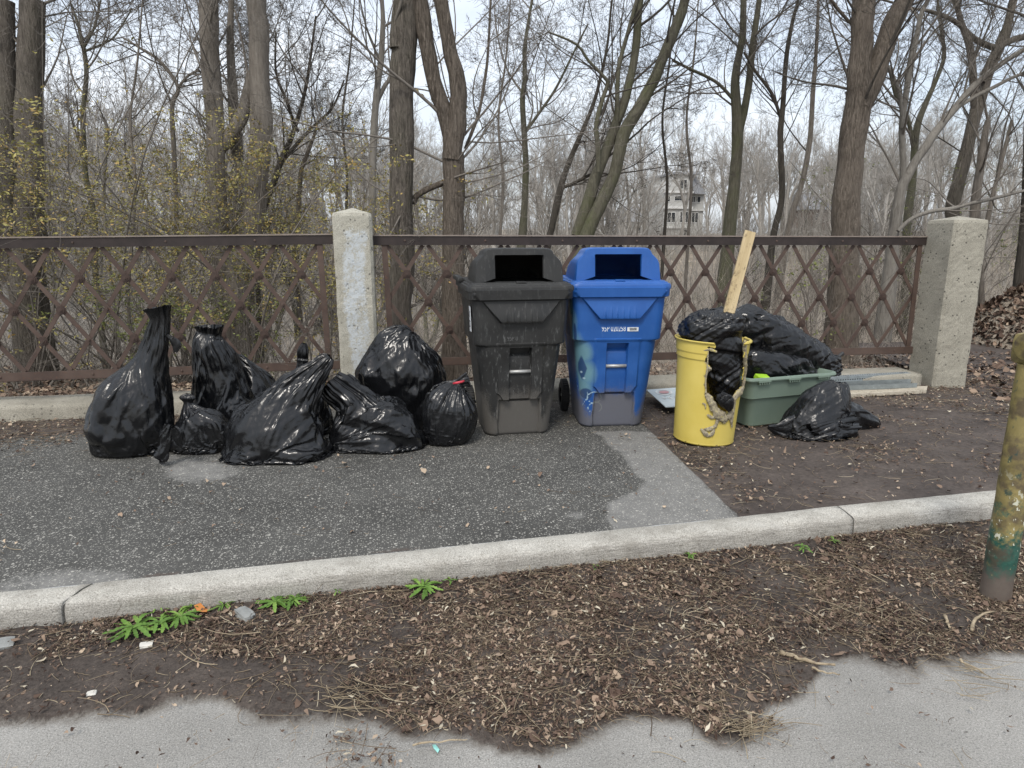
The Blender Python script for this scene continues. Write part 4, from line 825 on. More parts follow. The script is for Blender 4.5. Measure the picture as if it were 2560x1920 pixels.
melt([(1752, 1072), (1762, 1082), (1772, 1089), (1782, 1080), (1784, 1066)], [3, 6, 6, 5, 2], 6)
melt([(1836, 1005), (1832, 1030), (1829, 1050), (1830, 1068)], [6, 7, 6, 3], 7)
melt([(1771, 872), (1769, 900), (1768, 925), (1764, 950), (1765, 984)], [1.5, 2.2, 2.8, 2, 2.5], 8, 1)
melt([(1858, 965), (1862, 930), (1863, 900), (1862, 870), (1862, 850)], [3, 4, 4.5, 4.5, 3], 9, 1)
melt([(1748, 880), (1762, 876), (1776, 874), (1792, 880)], [1, 2.5, 4, 2.5], 10, .8)
melt([(1756, 1008), (1763, 1012), (1764, 1022)], [1.5, 2.5, 1.2], 11)
melt([(1768, 918), (1775, 922), (1772, 928)], [2, 5, 2], 12, 1)
mo = mb.build('melted_plastic', MELT, bar, True)
# ------------------------------------------------------------------ stake standing in the barrel
def wood_mat(name, a, b, dark=(.05, .035, .02), sc_=3):
    m = M(name, rough=.8, spec=.25); g = m.noise(30, 5, .7, m.co((1, 1, .06))); n = m.noise(sc_, 5, .7); f = m.noise(55, 4, .75, m.co((1, 1, .35)))
    c = m.mix(m.ramp(g, [(.3, 0), (.7, 1)]), a, b); c = m.mix(m.ramp(m.mix(.5, f, n), [(.52, 0), (.62, .75)]), c, dark); m.col(c); m.bump(m.mix(.4, g, f), .6, .003); return m.m
STAKE = wood_mat('speckled weathered stake', (.33, .25, .13), (.52, .42, .26), (.11, .08, .045), 22)
tb, tt = aty(1817, 800, 4.10), aty(1875.5, 579, 4.22); L_ = np.linalg.norm(tt-tb); ext_ = 1.06; base_ = tt-(tt-tb)*ext_
sk = MB().box((-.036, -.011, 0), (.036, .011, L_*ext_), .002); so = sk.build('wooden_stake', STAKE); so.location = base_
import mathutils
d_ = mathutils.Vector((tt-tb)/L_); so.rotation_mode = 'QUATERNION'; xa = mathutils.Vector(_rt.tolist()); xa = (xa-d_*xa.dot(d_)).normalized(); ya = d_.cross(xa)
so.rotation_quaternion = mathutils.Matrix((xa, ya, d_)).transposed().to_quaternion(); tag(so, 'pale weathered wooden stake standing upright out of the yellow barrel', 'stake')
# ------------------------------------------------------------------ green tub
def tub_mat():
    m = M('sage green plastic', rough=.5, spec=.4); c = m.mix(m.ramp(m.noise(3, 5), [(.3, 0), (.7, 1)]), (.145, .195, .155), (.18, .235, .19))
    c = m.mix(m.ramp(m.noise(30, 4, .7, m.co((1, 1, .4))), [(.66, 0), (.76, .35)]), c, (.30, .36, .31)); m.col(c); m.bump(m.noise(120, 2), .1, .002); return m.m
TUB = tub_mat(); p0 = np.array([2.55, 4.40, 0]); tr_ = radians(9)
tub = empty('green_tub', (p0[0], p0[1], 0), tr_); tag(tub, 'sage green plastic storage tub without its lid, filled with black bags', 'tub')
def tubloop(x0, x1, y0, y1, r): q = rrect((x1-x0)/2, y0, y1, r, 20, 12, 20, 7); q[:, 0] += (x0+x1)/2; return q
LL = [((.05, .66, .03, .38, .05), 0.0), ((.035, .675, .015, .395, .05), .012), ((.010, .712, -.008, .43, .055), .195), ((.006, .716, -.012, .434, .055), .20), ((-.012, .734, -.026, .45, .055), .206), ((-.028, .752, -.038, .465, .055), .316), ((-.030, .754, -.040, .467, .055), .320),
      ((-.052, .776, -.058, .486, .06), .322), ((-.056, .78, -.062, .49, .06), .330), ((-.052, .776, -.058, .486, .06), .342), ((-.034, .758, -.042, .47, .055), .345), ((-.022, .744, -.030, .456, .05), .335), ((.02, .70, .004, .42, .05), .19), ((.045, .665, .03, .385, .05), .012)]
V = []; m_ = None
for a, z in [(a, z*1.12) for a, z in LL]:
    q = tubloop(*a); m_ = len(q); V += [(x, y, z+(.006*noise(x*6, y*6, 0, 81) if z > .25 else 0)) for x, y in q]
F = [(a*m_+b, a*m_+(b+1) % m_, (a+1)*m_+(b+1) % m_, (a+1)*m_+b) for a in range(len(LL)-1) for b in range(m_)]+[tuple(range(m_-1, -1, -1)), tuple((len(LL)-1)*m_+b for b in range(m_))]
tb_ = obj('shell', V, F, TUB, tub, True); e = tb_.modifiers.new('e', 'EDGE_SPLIT'); e.split_angle = radians(40)
for cx_ in (.09, .36, .63):
    clip = MB().box((cx_-.055, -.066, .357), (cx_+.055, -.058, .376), .003)
    for k in range(5): clip.box((cx_-.045+k*.02, -.063, .342), (cx_-.038+k*.02, -.040, .365))
    clip.build('lid_clip', TUB, tub)
LIME = simple('lime green plastic', (.32, .55, .03), .4); lm = MB().box((-.055, -.03, -.02), (.055, .03, .02), .008).build('lime_packet', LIME); lm.location = aty(1905, 946, 4.50)+np.array([0, 0, .004]); lm.rotation_euler = (.35, .12, .2); tag(lm, 'small lime green plastic packet in the front corner of the green tub', 'packet')
GRIP = simple('dark rubber grip', (.02, .021, .022), .6); ha, hb = aty(2078, 908, 4.80), aty(2108, 882, 4.80); hd_ = hb-ha
MBh = MB().tube([ha-hd_*2.2, ha-hd_*.2, ha, ha+hd_*.05, hb-hd_*.04, hb, hb+hd_*.03], [.007, .007, .007, .013, .0145, .0135, .006], 14); ho = MBh.build('umbrella_handle', GRIP, None, True); tag(ho, 'black rod handle sticking out of the right end of the long bag in the tub', 'handle')
# ------------------------------------------------------------------ metal strips and plank lying by the plinth
GALV = simple('dull galvanised metal', (.36, .40, .41), .45, .6, .25, 60); GALV2 = simple('dull galvanised angle', (.28, .31, .31), .5, .55, .3, 50); HOLEM = simple('hole shade', (.012, .012, .012), .9)
def lay(name, label, cat, pr, pl, z0, maker, group=None):     # from right end to left end (photo points on level z0)
    a, b = atz(*pr, z0), atz(*pl, z0); L = np.linalg.norm(b-a); ang = math.atan2((b-a)[1], (b-a)[0]); o = empty(name, a, ang); tag(o, label, cat, group); maker(o, L); return o
def mk_channel(o, L):
    t = MB(); w_ = .062; h = .058; th = .003
    t.box((0, 0, h-th), (L, w_, h)); t.box((0, 0, 0), (L, th, h-th)); t.box((0, w_-th, 0), (L, w_, h-th)); t.build('channel', GALV, o)
    q = MB(); n = int(L/.026)
    for k in range(n): q.lathe([(.0001, .0), (.006, 0), (.006, -.001)], 10, (.015+k*.026, w_/2, h+.0012)); 
    for k in range(n): q.lathe([(.0001, .0005), (.0055, .0005), (.0055, -.0005)], 10, (.015+k*.026, w_+.001, h/2), 'y'); q.lathe([(.0001, .0005), (.0055, .0005)], 10, (.015+k*.026, -.001, h/2), 'y')
    q.build('hole_discs', HOLEM, o)  # black discs laid on the metal, coloured as the shade inside punched holes
def mk_angle(o, L):
    t = MB(); t.box((0, 0, 0), (L, .045, .004)); t.box((0, .041, .004), (L, .045, .042)); t.build('angle', GALV2, o)
    q = MB(); 
    for k in (.10, .45): q.lathe([(.0001, .006), (.009, .005), (.010, 0)], 12, (k, .046, .024), 'y')
    q.build('bolt', STICK, o)
def mk_plank(o, L): 
    t = MB(); t.add([(-.13, -.0, 0), (L, 0, 0), (L, .15, 0), (.02, .15, 0), (-.13, 0, .03), (L, 0, .03), (L, .15, .03), (.02, .15, .03)], [(0, 3, 2, 1), (4, 5, 6, 7), (0, 1, 5, 4), (1, 2, 6, 5), (2, 3, 7, 6), (3, 0, 4, 7)])
    for k in (.03, .06, .105): t.box((.0+.02, k, .0302), (L-.03, k+.012, .0345))
    t.build('board', PLANK, o)
PLANK = wood_mat('grey weathered plank', (.34, .30, .235), (.50, .455, .37), (.16, .13, .10), 5)
# the plank's and strips' local +x runs left; +y therefore towards the viewer
lay('wooden_plank', 'long grey weathered plank, nearest the viewer in the flat stack by the plinth', 'plank', (2288, 974), (2060, 986), .0, mk_plank)
lay('metal_angle', 'grey metal angle bar with a white bolt, lying on the plank', 'metal bar', (2283, 966), (2040, 976), .036, mk_angle, 'metal bars by the plinth')
lay('metal_angle', 'shorter grey metal angle bar between the perforated channel and the plank', 'metal bar', (2268, 956), (2040, 964), .036, mk_angle, 'metal bars by the plinth')
lay('perforated_channel', 'perforated galvanised square channel lying highest in the stack by the plinth', 'metal channel', (2262, 944), (2020, 958), .065, mk_channel)
# ------------------------------------------------------------------ painted board lying behind the barrel
def board_mat():
    m = M('pale painted board', rough=.45, spec=.4); m.col(m.mix(m.noise(6, 5), (.36, .42, .45), (.47, .53, .55))); return m.m
A_, B_ = atz(1616, 974, .10), atz(1664, 1017, .07); Cc, D_ = atz(1800, 1012, .05), atz(1790, 962, .09)
t = MB(); q = [A_, B_, Cc, D_]; t.add([p for p in q]+[p-np.array([0, 0, .006]) for p in q], [(0, 1, 2, 3), (7, 6, 5, 4), (0, 4, 5, 1), (1, 5, 6, 2), (2, 6, 7, 3), (3, 7, 4, 0)])
bd = empty('painted_board', (0, 0, 0)); t.build('board', board_mat(), bd); tag(bd, 'pale blue painted board lying propped on the ground behind the yellow barrel', 'board')
def bp(u, v, h=.0012): return A_*(1-u)*(1-v)+D_*u*(1-v)+B_*(1-u)*v+Cc*u*v+np.array([0, 0, h])
WP = simple('white paint', (.55, .57, .57), .5); RP = simple('faded red paint', (.40, .22, .23), .5); NB = simple('faded blue paint', (.20, .27, .36), .5); rg = MB(); rd = MB(); nb_ = MB()
for cu, cv, ru, rv, red in ((.20, .22, .12, .17, 1), (.52, .22, .12, .2, 0), (.34, .90, .10, .10, 1), (.62, .62, .13, .16, 0)):
    o_ = [bp(cu+ru*cos(a), cv+rv*sin(a), .0014) for a in np.linspace(0, 2*pi, 24, endpoint=False)]; i_ = [bp(cu+ru*.78*cos(a), cv+rv*.74*sin(a), .0014) for a in np.linspace(0, 2*pi, 24, endpoint=False)]
    rg.add(o_+i_, [(k, (k+1) % 24, (k+1) % 24+24, k+24) for k in range(24)]); (lambda nm, mt: MB().add([bp(cu+ru*.6*cos(a), cv+rv*.5*sin(a), .0018) for a in np.linspace(0, 2*pi, 20, endpoint=False)], [tuple(range(20))]).build(nm, mt, bd))('red_mark' if red else 'blue_mark', RP if red else NB)
for k in range(16):
    u = .10+.028*k; v = .55+.05*sin(k*2.3); a, b = bp(u, v-.06, .0022), bp(u+.018, v+.07*cos(k*1.7), .0022); rg.bar(a, b, .010, .0008, (0, 0, 1))
nb_.add([bp(u, v, .0013) for u, v in ((.36, .3), (.62, .34), (.60, .80), (.46, .86), (.40, .6))], [(0, 1, 2, 3, 4)])
rg.build('white_lettering', WP, bd); nb_.build('blue_mark', NB, bd)
# ------------------------------------------------------------------ gate post at the right edge
def boll_mat():
    m = M('flaking green and gold paint', rough=.4, spec=.5); v = m.co(); z = m.n('SeparateXYZ', Vector=v).outputs[2]; n = m.noise(7, 5, .65, v, dist=.6); n2 = m.noise(30, 5, .75)
    gold = m.mix(m.ramp(n, [(.35, 0), (.65, 1)]), (.13, .105, .04), (.29, .235, .09)); green = m.mix(m.ramp(n2, [(.4, 0), (.6, 1)]), (.012, .06, .045), (.03, .10, .075))
    zz = m.math('ADD', z, m.math('MULTIPLY', m.math('SUBTRACT', m.noise(6.5, 5, .75, v), .5), 1.5)); c = m.mix(m.ramp(zz, [(.24, 1), (.40, 0)]), gold, green)
    c = m.mix(m.ramp(m.noise(9, 4, .6, m.co((1.3, 1, 1))), [(.50, 0), (.60, .8)]), c, (.075, .055, .038)); c = m.mix(m.ramp(m.noise(15, 4, .7, m.co((1, 1.2, .8))), [(.60, 0), (.66, .8)]), c, (.02, .055, .05))
    c = m.mix(m.ramp(m.math('ADD', z, m.math('MULTIPLY', m.math('SUBTRACT', n2, .5), .16)), [(.10, .95), (.17, 0)]), c, (.125, .10, .085))
    band = m.math('MULTIPLY', m.ramp(z, [(.20, 0), (.26, 1)]), m.ramp(z, [(.44, 1), (.60, 0)])); fl_ = m.ramp(m.noise(26, 3, .8, m.co((1, 1, .8))), [(.60, 0), (.63, 1)])
    c = m.mix(m.math('MULTIPLY', band, fl_), c, (.52, .52, .42)); c = m.mix(m.ramp(m.noise(40, 3, .8, m.co((1, 1.1, .6))), [(.70, 0), (.73, .8)]), c, (.50, .44, .20))
    m.col(c); m.bump(m.mix(.5, n2, m.voro(30)), .6, .004); return m.m
BO = boll_mat(); bc = atz(2512, 1510, LOW); bc[1] += .05; bol = empty('gate_post', (bc[0], bc[1], LOW)); tag(bol, 'round metal gate post with flaking green and gold paint at the right edge', 'post')
zt_ = float(aty(2545, 918, bc[1])[2]-LOW); bt = MB(); prof = [(.0565+.0012*noise(z*9, 0, 0, 91), z) for z in np.linspace(-.05, zt_+.01, 50)]; bt.lathe(prof, 48); bt.build('pole', BO, bol, True)
hb_ = MB(); hb_.box((-.040, -.085, zt_), (.175, .085, zt_+.13), .032); hb_.lathe([(.0001, -.070), (.035, -.070), (.052, -.064), (.056, -.05), (.056, -.02)], 28, (0, -.008, zt_+.082), 'x'); hb_.lathe([(.0001, .099), (.020, .098), (.026, .090), (.026, .08)], 8, (.055, 0, zt_+.08), 'y')
hb_.build('head', BO, bol, True)
for o in bol.children:
    e = o.modifiers.new('e', 'EDGE_SPLIT'); e.split_angle = radians(50)
# ------------------------------------------------------------------ small things on the ground
def stone(name, label, x, y, z0, sx, sy, sz, rz, mat, seed):
    import bmesh
    bm = bmesh.new(); bmesh.ops.create_cube(bm, size=1); bmesh.ops.subdivide_edges(bm, edges=bm.edges[:], cuts=4, use_grid_fill=True)
    for v in bm.verts:
        p = v.co; r = p.normalized()*.62; p = p*.72+r*.28; k = 1+.22*float(fbm(p.x*2, p.y*2, p.z*2, seed)); v.co = (p.x*sx*k, p.y*sy*k, p.z*sz*k)
    me = bpy.data.meshes.new(name); bm.to_mesh(me); bm.free(); me.materials.append(mat); o = bpy.data.objects.new(name, me); C.objects.link(o); p = atz(x, y, z0); o.location = (p[0], p[1], z0+sz*.3); o.rotation_euler = (.15, .1, rz); tag(o, label, 'stone'); return o
ST = simple('grey stone', (.22, .225, .215), .8, 0, .6, 40); ST2 = simple('pale stone', (.52, .50, .45), .8, 0, .5, 40)
stone('broken_stone', 'angular grey stone chip among the leaves below the kerb', 612, 1545, LOW+.02, .05, .085, .038, .75, ST, 5)
stone('grey_stone', 'grey stone lying at the left edge of the photograph below the kerb', 8, 1622, LOW+.01, .075, .06, .035, .3, ST, 6)
stone('white_pebble', 'flat white pebble below the left dandelions', 366, 1615, LOW+.02, .042, .026, .012, .2, ST2, 7)
stone('white_pebble', 'small white pebble on the dark soil left of centre', 229, 1738, LOW+.01, .028, .022, .012, .2, ST2, 8)
BARK_S = wood_mat('stick bark', (.20, .155, .10), (.40, .33, .23), (.07, .05, .035), 20)
def stick(label, pts, r, seed):
    P = [atz(x, y, LOW+.022) for x, y in pts]; P = interp_rows(P, np.linspace(0, len(P)-1, 14)); P[:, 2] += .006*noise(np.arange(14)*.5, 0, 0, seed)
    o = MB().tube(P, np.linspace(r, r*.5, 14)*(1+.25*noise(np.arange(14)*.9, 0, 3, seed)), 8).build('fallen_stick', BARK_S, None, True); tag(o, label, 'stick', 'fallen sticks below the kerb')
stick('thick broken stick lying on the edge of the road at the lower right', [(1949, 1628), (1985, 1640), (2020, 1652), (2088, 1663)], .009, 1)
stick('short stick lying just under the thick broken stick', [(2030, 1668), (2060, 1680), (2100, 1684)], .004, 2)
stick('curved pale stick near the foot of the gate post', [(2430, 1578), (2434, 1555), (2452, 1538), (2487, 1530)], .007, 3)
stick('long thin stick crossing the road edge at the far right', [(2400, 1648), (2425, 1664), (2460, 1680)], .005, 4)
stick('straight stick lying right of centre among the leaves', [(2362, 1540), (2368, 1556), (2374, 1568)], .008, 5)
stick('yellowish stem lying on the road left of centre at the bottom', [(1032, 1864), (1080, 1858), (1130, 1850), (1168, 1846)], .0035, 6)
t = MB(); p = atz(1090, 1872, LOW+.008); t.add([p+np.array(v)*.02 for v in ((-.5, .9, 0), (0, .6, .2), (.5, -.4, .1), (.2, -.9, 0), (-.4, -.1, .3))], [(0, 1, 2, 3, 4)]); o = t.build('plastic_scrap', simple('pale teal plastic', (.25, .55, .50), .4)); tag(o, 'tiny pale teal plastic scrap under the yellowish stem on the road', 'scrap'); so2 = o.modifiers.new('s', 'SOLIDIFY'); so2.thickness = .001
# ------------------------------------------------------------------ trees: bare crowns grown level by level
def bark_mat(name, a, b, ridge=1.0, moss=0.0, sc_=1.0, twig=None):
    m = M(name, rough=.9, spec=.15); v = m.co((1, 1, .16)); n = m.noise(38*sc_, 5, .7, v, dist=.4); big = m.noise(2.5, 5, .6, m.co((1, 1, .5)))
    c = m.mix(m.ramp(n, [(.36, 0), (.62, 1)]), a, b); c = m.mix(m.ramp(big, [(.35, 0), (.7, .5)]), c, tuple(x*1.25 for x in b))
    if moss: c = m.mix(m.ramp(m.noise(3.2, 5, .7, m.co((1, 1, .6))), [(.45, 0), (.7, moss)]), c, (.085, .095, .040))
    m.col(c); m.bump(n, 1.0*ridge, .03); return m.m
BK_GREY = bark_mat('smooth grey bark', (.10, .086, .072), (.20, .178, .152), .6)
BK_MOSS = bark_mat('mossy grey bark', (.060, .056, .042), (.125, .117, .088), .7, .6)
BK_RIDGE = bark_mat('ridged brown bark', (.072, .058, .046), (.225, .19, .155), 1.8, 0, 1.5)
BK_DARK = bark_mat('dark bark', (.030, .027, .023), (.075, .066, .055), .6)
BK_PALE = bark_mat('pale grey bark', (.12, .108, .095), (.215, .20, .175), .5)
BK_OLD = bark_mat('old furrowed bark', (.072, .062, .052), (.19, .166, .14), 1.6, .2, 1.3)
TWIG = bark_mat('twig bark', (.11, .098, .084), (.19, .17, .148), .3); TWIG_HAZE = bark_mat('haze paled far twig bark', (.23, .215, .195), (.35, .33, .30), .2); TWIG_D = bark_mat('dark twig bark', (.045, .040, .035), (.09, .08, .068), .3)  # far twigs: colour paled to stand in for distance haze
UPV = np.array([0, 0, 1.])
def nrmz(a): return a/np.maximum(np.linalg.norm(a, axis=-1, keepdims=True), 1e-9)
def grow_level(P0, D, L, R, rng, m, wander, up, taper=.3):
    n = len(P0); P = np.empty((n, m, 3)); P[:, 0] = P0; d = nrmz(D); st = (L/(m-1))[:, None]; drift = rng.normal(0, 1, (n, 3))
    for i in range(1, m):
        drift = .6*drift+rng.normal(0, 1, (n, 3))*.8; d = nrmz(d+wander*drift+up*UPV); P[:, i] = P[:, i-1]+d*st
    return P, R[:, None]*(1-(1-taper)*np.linspace(0, 1, m)[None]**.9)
def children(P, R, L, rng, k, lf, ang, t0=.25, rf=.6, keepend=True):
    n, m, _ = P.shape; t = rng.uniform(t0, 1, (n, k)); t = np.sort(t, 1)
    if keepend: t[:, -1] = 1
    f = t*(m-1); i = np.minimum(f.astype(int), m-2); f = (f-i)[..., None]; ii = np.arange(n)[:, None]
    Q = P[ii, i]*(1-f)+P[ii, i+1]*f; T = nrmz(P[ii, i+1]-P[ii, i]); rr_ = R[ii, i]
    a = rng.normal(0, 1, (n, k, 3)); a = nrmz(a-T*(a*T).sum(-1, keepdims=True)); th = rng.uniform(ang[0], ang[1], (n, k))[..., None]
    if keepend: th[:, -1] *= .35
    D = T*np.cos(th)+a*np.sin(th); Lc = L[:, None]*lf*rng.uniform(.55, 1.25, (n, k))*(1.1-.45*t); Rc = np.minimum(rr_*rf*rng.uniform(.7, 1.1, (n, k)), rr_*.9)
    return Q.reshape(-1, 3), D.reshape(-1, 3), Lc.ravel(), Rc.ravel()
def btubes(P, R, n):
    N, m, _ = P.shape; T = nrmz(np.gradient(P, axis=1)); A = np.cross(T, np.array([.31, .87, .38])); bad = np.linalg.norm(A, axis=-1) < .15; A[bad] = np.cross(T[bad], [1., 0, 0]); A = nrmz(A); B = np.cross(T, A)
    a = np.arange(n)*2*pi/n; V = P[:, :, None]+R[:, :, None, None]*(np.cos(a)[:, None]*A[:, :, None]+np.sin(a)[:, None]*B[:, :, None])
    b = (np.arange(N)*m*n)[:, None, None]; i = np.arange(m-1)[None, :, None]*n; k = np.arange(n)[None, None]; k2 = (k+1) % n
    return V.reshape(-1, 3), np.stack(np.broadcast_arrays(b+i+k, b+i+k2, b+i+n+k2, b+i+n+k), -1).reshape(-1, 4)
class Acc:
    def __init__(s): s.V = []; s.F = []; s.n = 0
    def add(s, V, F): s.V.append(V); s.F.append(F+s.n); s.n += len(V)
    def build(s, name, mat, parent=None, smooth=True): return obj(name, np.concatenate(s.V), np.concatenate(s.F), mat, parent, smooth)
def crown(acc, P, R, L, rng, spec, rmin=.0022, wander=.09, up=.02, tips=None):   # spec: (k, length factor, angle range, points, sides)
    for q, (k, lf, ang, m, ns) in enumerate(spec):
        Q, D, Lc, Rc = children(P, R, L, rng, k, lf, ang, .2 if q else .3); Rc = np.maximum(Rc, rmin)
        P, R = grow_level(Q, D, Lc, Rc, rng, m, wander*(1+.35*q), up, .35); L = Lc; acc.add(*btubes(P, R, ns))
    if tips is not None: tips.append(P[:, -1]); tips.append(P[:, P.shape[1]//2])
SPEC = ((4, .62, (.4, 1.0), 7, 5), (5, .6, (.4, 1.1), 6, 3), (5, .55, (.4, 1.2), 5, 3), (4, .55, (.4, 1.2), 3, 3))
# --- generic bare trees, shared by copies
def proto(seed, H, bark, twig, fork, far=False):
    rng = np.random.default_rng(seed); root = empty('bare_tree'); tr = Acc(); cr = Acc()
    P, R = grow_level(np.zeros((1, 3)), np.array([[rng.normal(0, .06), rng.normal(0, .06), 1.]]), np.array([H*.62]), np.array([H*.0135]), rng, 12, .035, .05, .35); tr.add(*btubes(P, R, 8))
    if fork:
        Q, D, L, Rr = P[:, 5], nrmz(np.array([[rng.normal(0, .5), rng.normal(0, .3), 1.]])), np.array([H*.45]), np.array([H*.010]); P2, R2 = grow_level(Q, D, L, Rr, rng, 12, .05, .04, .35); tr.add(*btubes(P2, R2, 7)); P = np.concatenate([P, P2]); R = np.concatenate([R, R2])
    L = np.full(len(P), H*.62); k = 11 if not fork else 8
    Q, D, Lc, Rc = children(P, R, L, rng, k, .52, (.35, .85), .32); P, R = grow_level(Q, D, Lc, Rc, rng, 8, .08, .06, .35); cr.add(*btubes(P, R, 5))
    mn = .009 if far else .0035
    crown(cr, P, R, Lc, rng, ((5, .58, (.35, .95), 6, 4), (5, .55, (.4, 1.0), 5, 3), (5, .55, (.4, 1.1), 4, 3)) if not far else ((5, .6, (.3, .9), 5, 3), (6, .55, (.35, .95), 4, 3), (5, .6, (.3, 1.0), 3, 3)), mn, .08, .05)
    tr.build('trunk', bark, root); cr.build('crown', twig, root); return root
def copy_tree(o):
    c = o.copy(); C.objects.link(c)
    for ch in o.children: d = ch.copy(); C.objects.link(d); d.parent = c
    return c
rng = np.random.default_rng(77)
mids = [proto(11, 11, BK_GREY, TWIG, False), proto(12, 10, BK_MOSS, TWIG, True), proto(13, 12, BK_DARK, TWIG_D, False), proto(14, 9, BK_PALE, TWIG, True)]
fars = [proto(21, 15, BK_PALE, TWIG_HAZE, False, True), proto(22, 14, TWIG_HAZE, TWIG_HAZE, True, True), proto(23, 16, TWIG_HAZE, TWIG_HAZE, False, True)]
def scatter(protos, n, ymin, ymax, label, cat, group, s0, s1, avoid=lambda x, y: False, pw=1.0):
    used = [False]*len(protos); c_ = 0
    while c_ < n:
        y = ymin+(ymax-ymin)*rng.random()**pw; px_ = rng.uniform(-260, 2820); x = (atx(px_, y))
        if avoid(px_, y): continue
        q = c_ % len(protos); o = protos[q] if not used[q] else copy_tree(protos[q]); used[q] = True
        s = rng.uniform(s0, s1); o.location = (x, y, float(land(x, y))-.15); o.rotation_euler = (rng.normal(0, .03), rng.normal(0, .04), rng.uniform(0, 6.28)); o.scale = (s, s, s*rng.uniform(.92, 1.1)); tag(o, label, cat, group); c_ += 1
def atx(px_, Y): return aty(px_, 588, Y)[0]
house_gap = lambda px_, y: 1650 < px_ < 1780 and y < 100 and rng.random() < .6
sky_gaps = lambda px_, y: (1640 < px_ < 1800)
scatter(mids, 48, 16, 46, 'slender leafless tree standing down in the wooded ravine behind the railing', 'tree', 'bare trees in the ravine', .55, 1.0, sky_gaps, 1.1)
scatter(fars, 285, 48, 120, 'distant bare tree on the far bank of the ravine', 'tree', 'bare trees on the far bank', .80, 1.50, house_gap, .8)
# --- the big trees that can be told apart: trunks measured from the photograph
def big_tree(name, label, Y, stems, bark, twig, seed, base=True, spec=SPEC, side=(.9, 1.8), nside=7, vis=.42, rfac=1.0, group=None, up=.05, extra=()):
    rng = np.random.default_rng(seed); root = empty(name, (0, 0, 0)); tag(root, label, 'tree', group); tr = Acc(); cr = Acc()
    for si, st in enumerate(stems):
        y_off = st[0]; P = []; R = []
        for (x, y, w_) in st[1]:
            p = aty(x, y, Y+y_off); k = (p-_c)@_fw/FPX; P.append(p); R.append(w_*k/2*rfac)
        P = np.array(P); R = np.array(R)
        if P[0][2] > P[-1][2]: P = P[::-1]; R = R[::-1]
        if base and si == 0: g = land(P[0][0], P[0][1])-.2; q = P[0].copy(); q[2] = float(g); q[0] -= (P[1]-P[0])[0]*.2; P = np.r_[[q], P]; R = np.r_[R[0]*1.35, R]
        if P[-1][2] > aty(1280, 40, Y)[2]:
            d_ = nrmz(P[-1]-P[-2]); ex_ = [P[-1]+d_*s+np.array([rng.normal(0, .12)*s*.5, rng.normal(0, .1)*s*.5, .1*s]) for s in (.7, 1.5, 2.4)]; P = np.r_[P, ex_]; R = np.r_[R, R[-1]*np.array([.9, .75, .55])]
        t = np.linspace(0, len(P)-1, max(24, int(np.linalg.norm(np.diff(P, axis=0), axis=1).sum()/.12))); Q = interp_rows(P, t); Rq = np.maximum(np.interp(t, np.arange(len(P)), R), .004)
        wv = noise(t*1.7, seed, si, 5)*.12*Rq; Q[:, 0] += wv; big = Rq.max() > .05; Rq = Rq*(1+.05*noise(t*2.3, si, 3, seed))
        V, F = tube(Q, Rq, 22 if big else 10)
        if big:
            n_ = 22; ctr = np.repeat(Q, n_, 0); dv = V-ctr; a_ = np.tile(np.arange(n_), len(Q)); k_ = 1+.07*noise(V[:, 0]*9, V[:, 1]*9, V[:, 2]*2.2, seed)+.05*noise(a_*.9, V[:, 2]*1.2, si, seed+1); V = ctr+dv*k_[:, None]
        tr.add(V, F)
        # side branches where the photo shows them: above the shrubs
        z0 = aty(1280, 430, Y)[2] if big else aty(1280, 520, Y)[2]; idx = np.where(Q[:, 2] > z0)[0]
        if len(idx) < 3: continue
        nn = max(2, int(nside*(1 if not big else .8))); pick = rng.choice(idx, nn); T = nrmz(np.gradient(Q, axis=0))[pick]; a = rng.normal(0, 1, (nn, 3)); a[:, 1] *= .8; a = nrmz(a-T*(a*T).sum(-1, keepdims=True)); th = rng.uniform(.5, 1.15, nn)[:, None]
        D = T*np.cos(th)+a*np.sin(th); L = rng.uniform(side[0], side[1], nn); Rc = np.minimum(Rq[pick]*.5, rng.uniform(.008, .020, nn)*(Y/8)**.5)
        Pb, Rb_ = grow_level(Q[pick], D, L, Rc, rng, 9, .09, up, .35); cr.add(*btubes(Pb, Rb_, 5)); crown(cr, Pb, Rb_, L, rng, spec, .0018*max(1, Y/8), .10, .03)
    tr.build('trunk', bark, root)
    if cr.n: cr.build('branches', twig, root)
    return root
LITE = ((4, .6, (.4, 1.0), 6, 3), (5, .55, (.4, 1.1), 5, 3), (4, .55, (.4, 1.1), 3, 3))
big_tree('tree', 'thick double trunked tree at the far left edge of the photograph', 8.6, [(0, [(70, 700, 74), (76, 580, 72), (75, 400, 62), (76, 200, 58), (80, 0, 56)]), (.05, [(20, 700, 60), (12, 580, 60), (15, 400, 72), (18, 250, 52), (8, 100, 46), (14, 0, 44)]), (.2, [(60, 330, 20), (52, 200, 22), (56, 90, 20), (60, 0, 20)])], BK_OLD, TWIG, 31, nside=7)
big_tree('tree', 'grey tree with two upright trunks joined by a slanting limb', 8.9, [(0, [(598, 880, 82), (592, 780, 74), (600, 680, 78), (622, 600, 60), (640, 500, 54), (648, 400, 52), (651, 300, 52), (648, 170, 49), (645, 60, 48), (644, 0, 46)]), (.02, [(592, 780, 44), (565, 690, 50), (547, 580, 48), (540, 350, 42), (530, 175, 44), (524, 80, 46), (520, 0, 44)]),
    (.06, [(548, 372, 30), (570, 345, 34), (600, 300, 34), (618, 240, 30), (628, 180, 22)]), (.3, [(596, 400, 30), (585, 300, 26), (580, 200, 22), (576, 100, 18), (578, 0, 12)])], BK_GREY, TWIG, 32, nside=9)
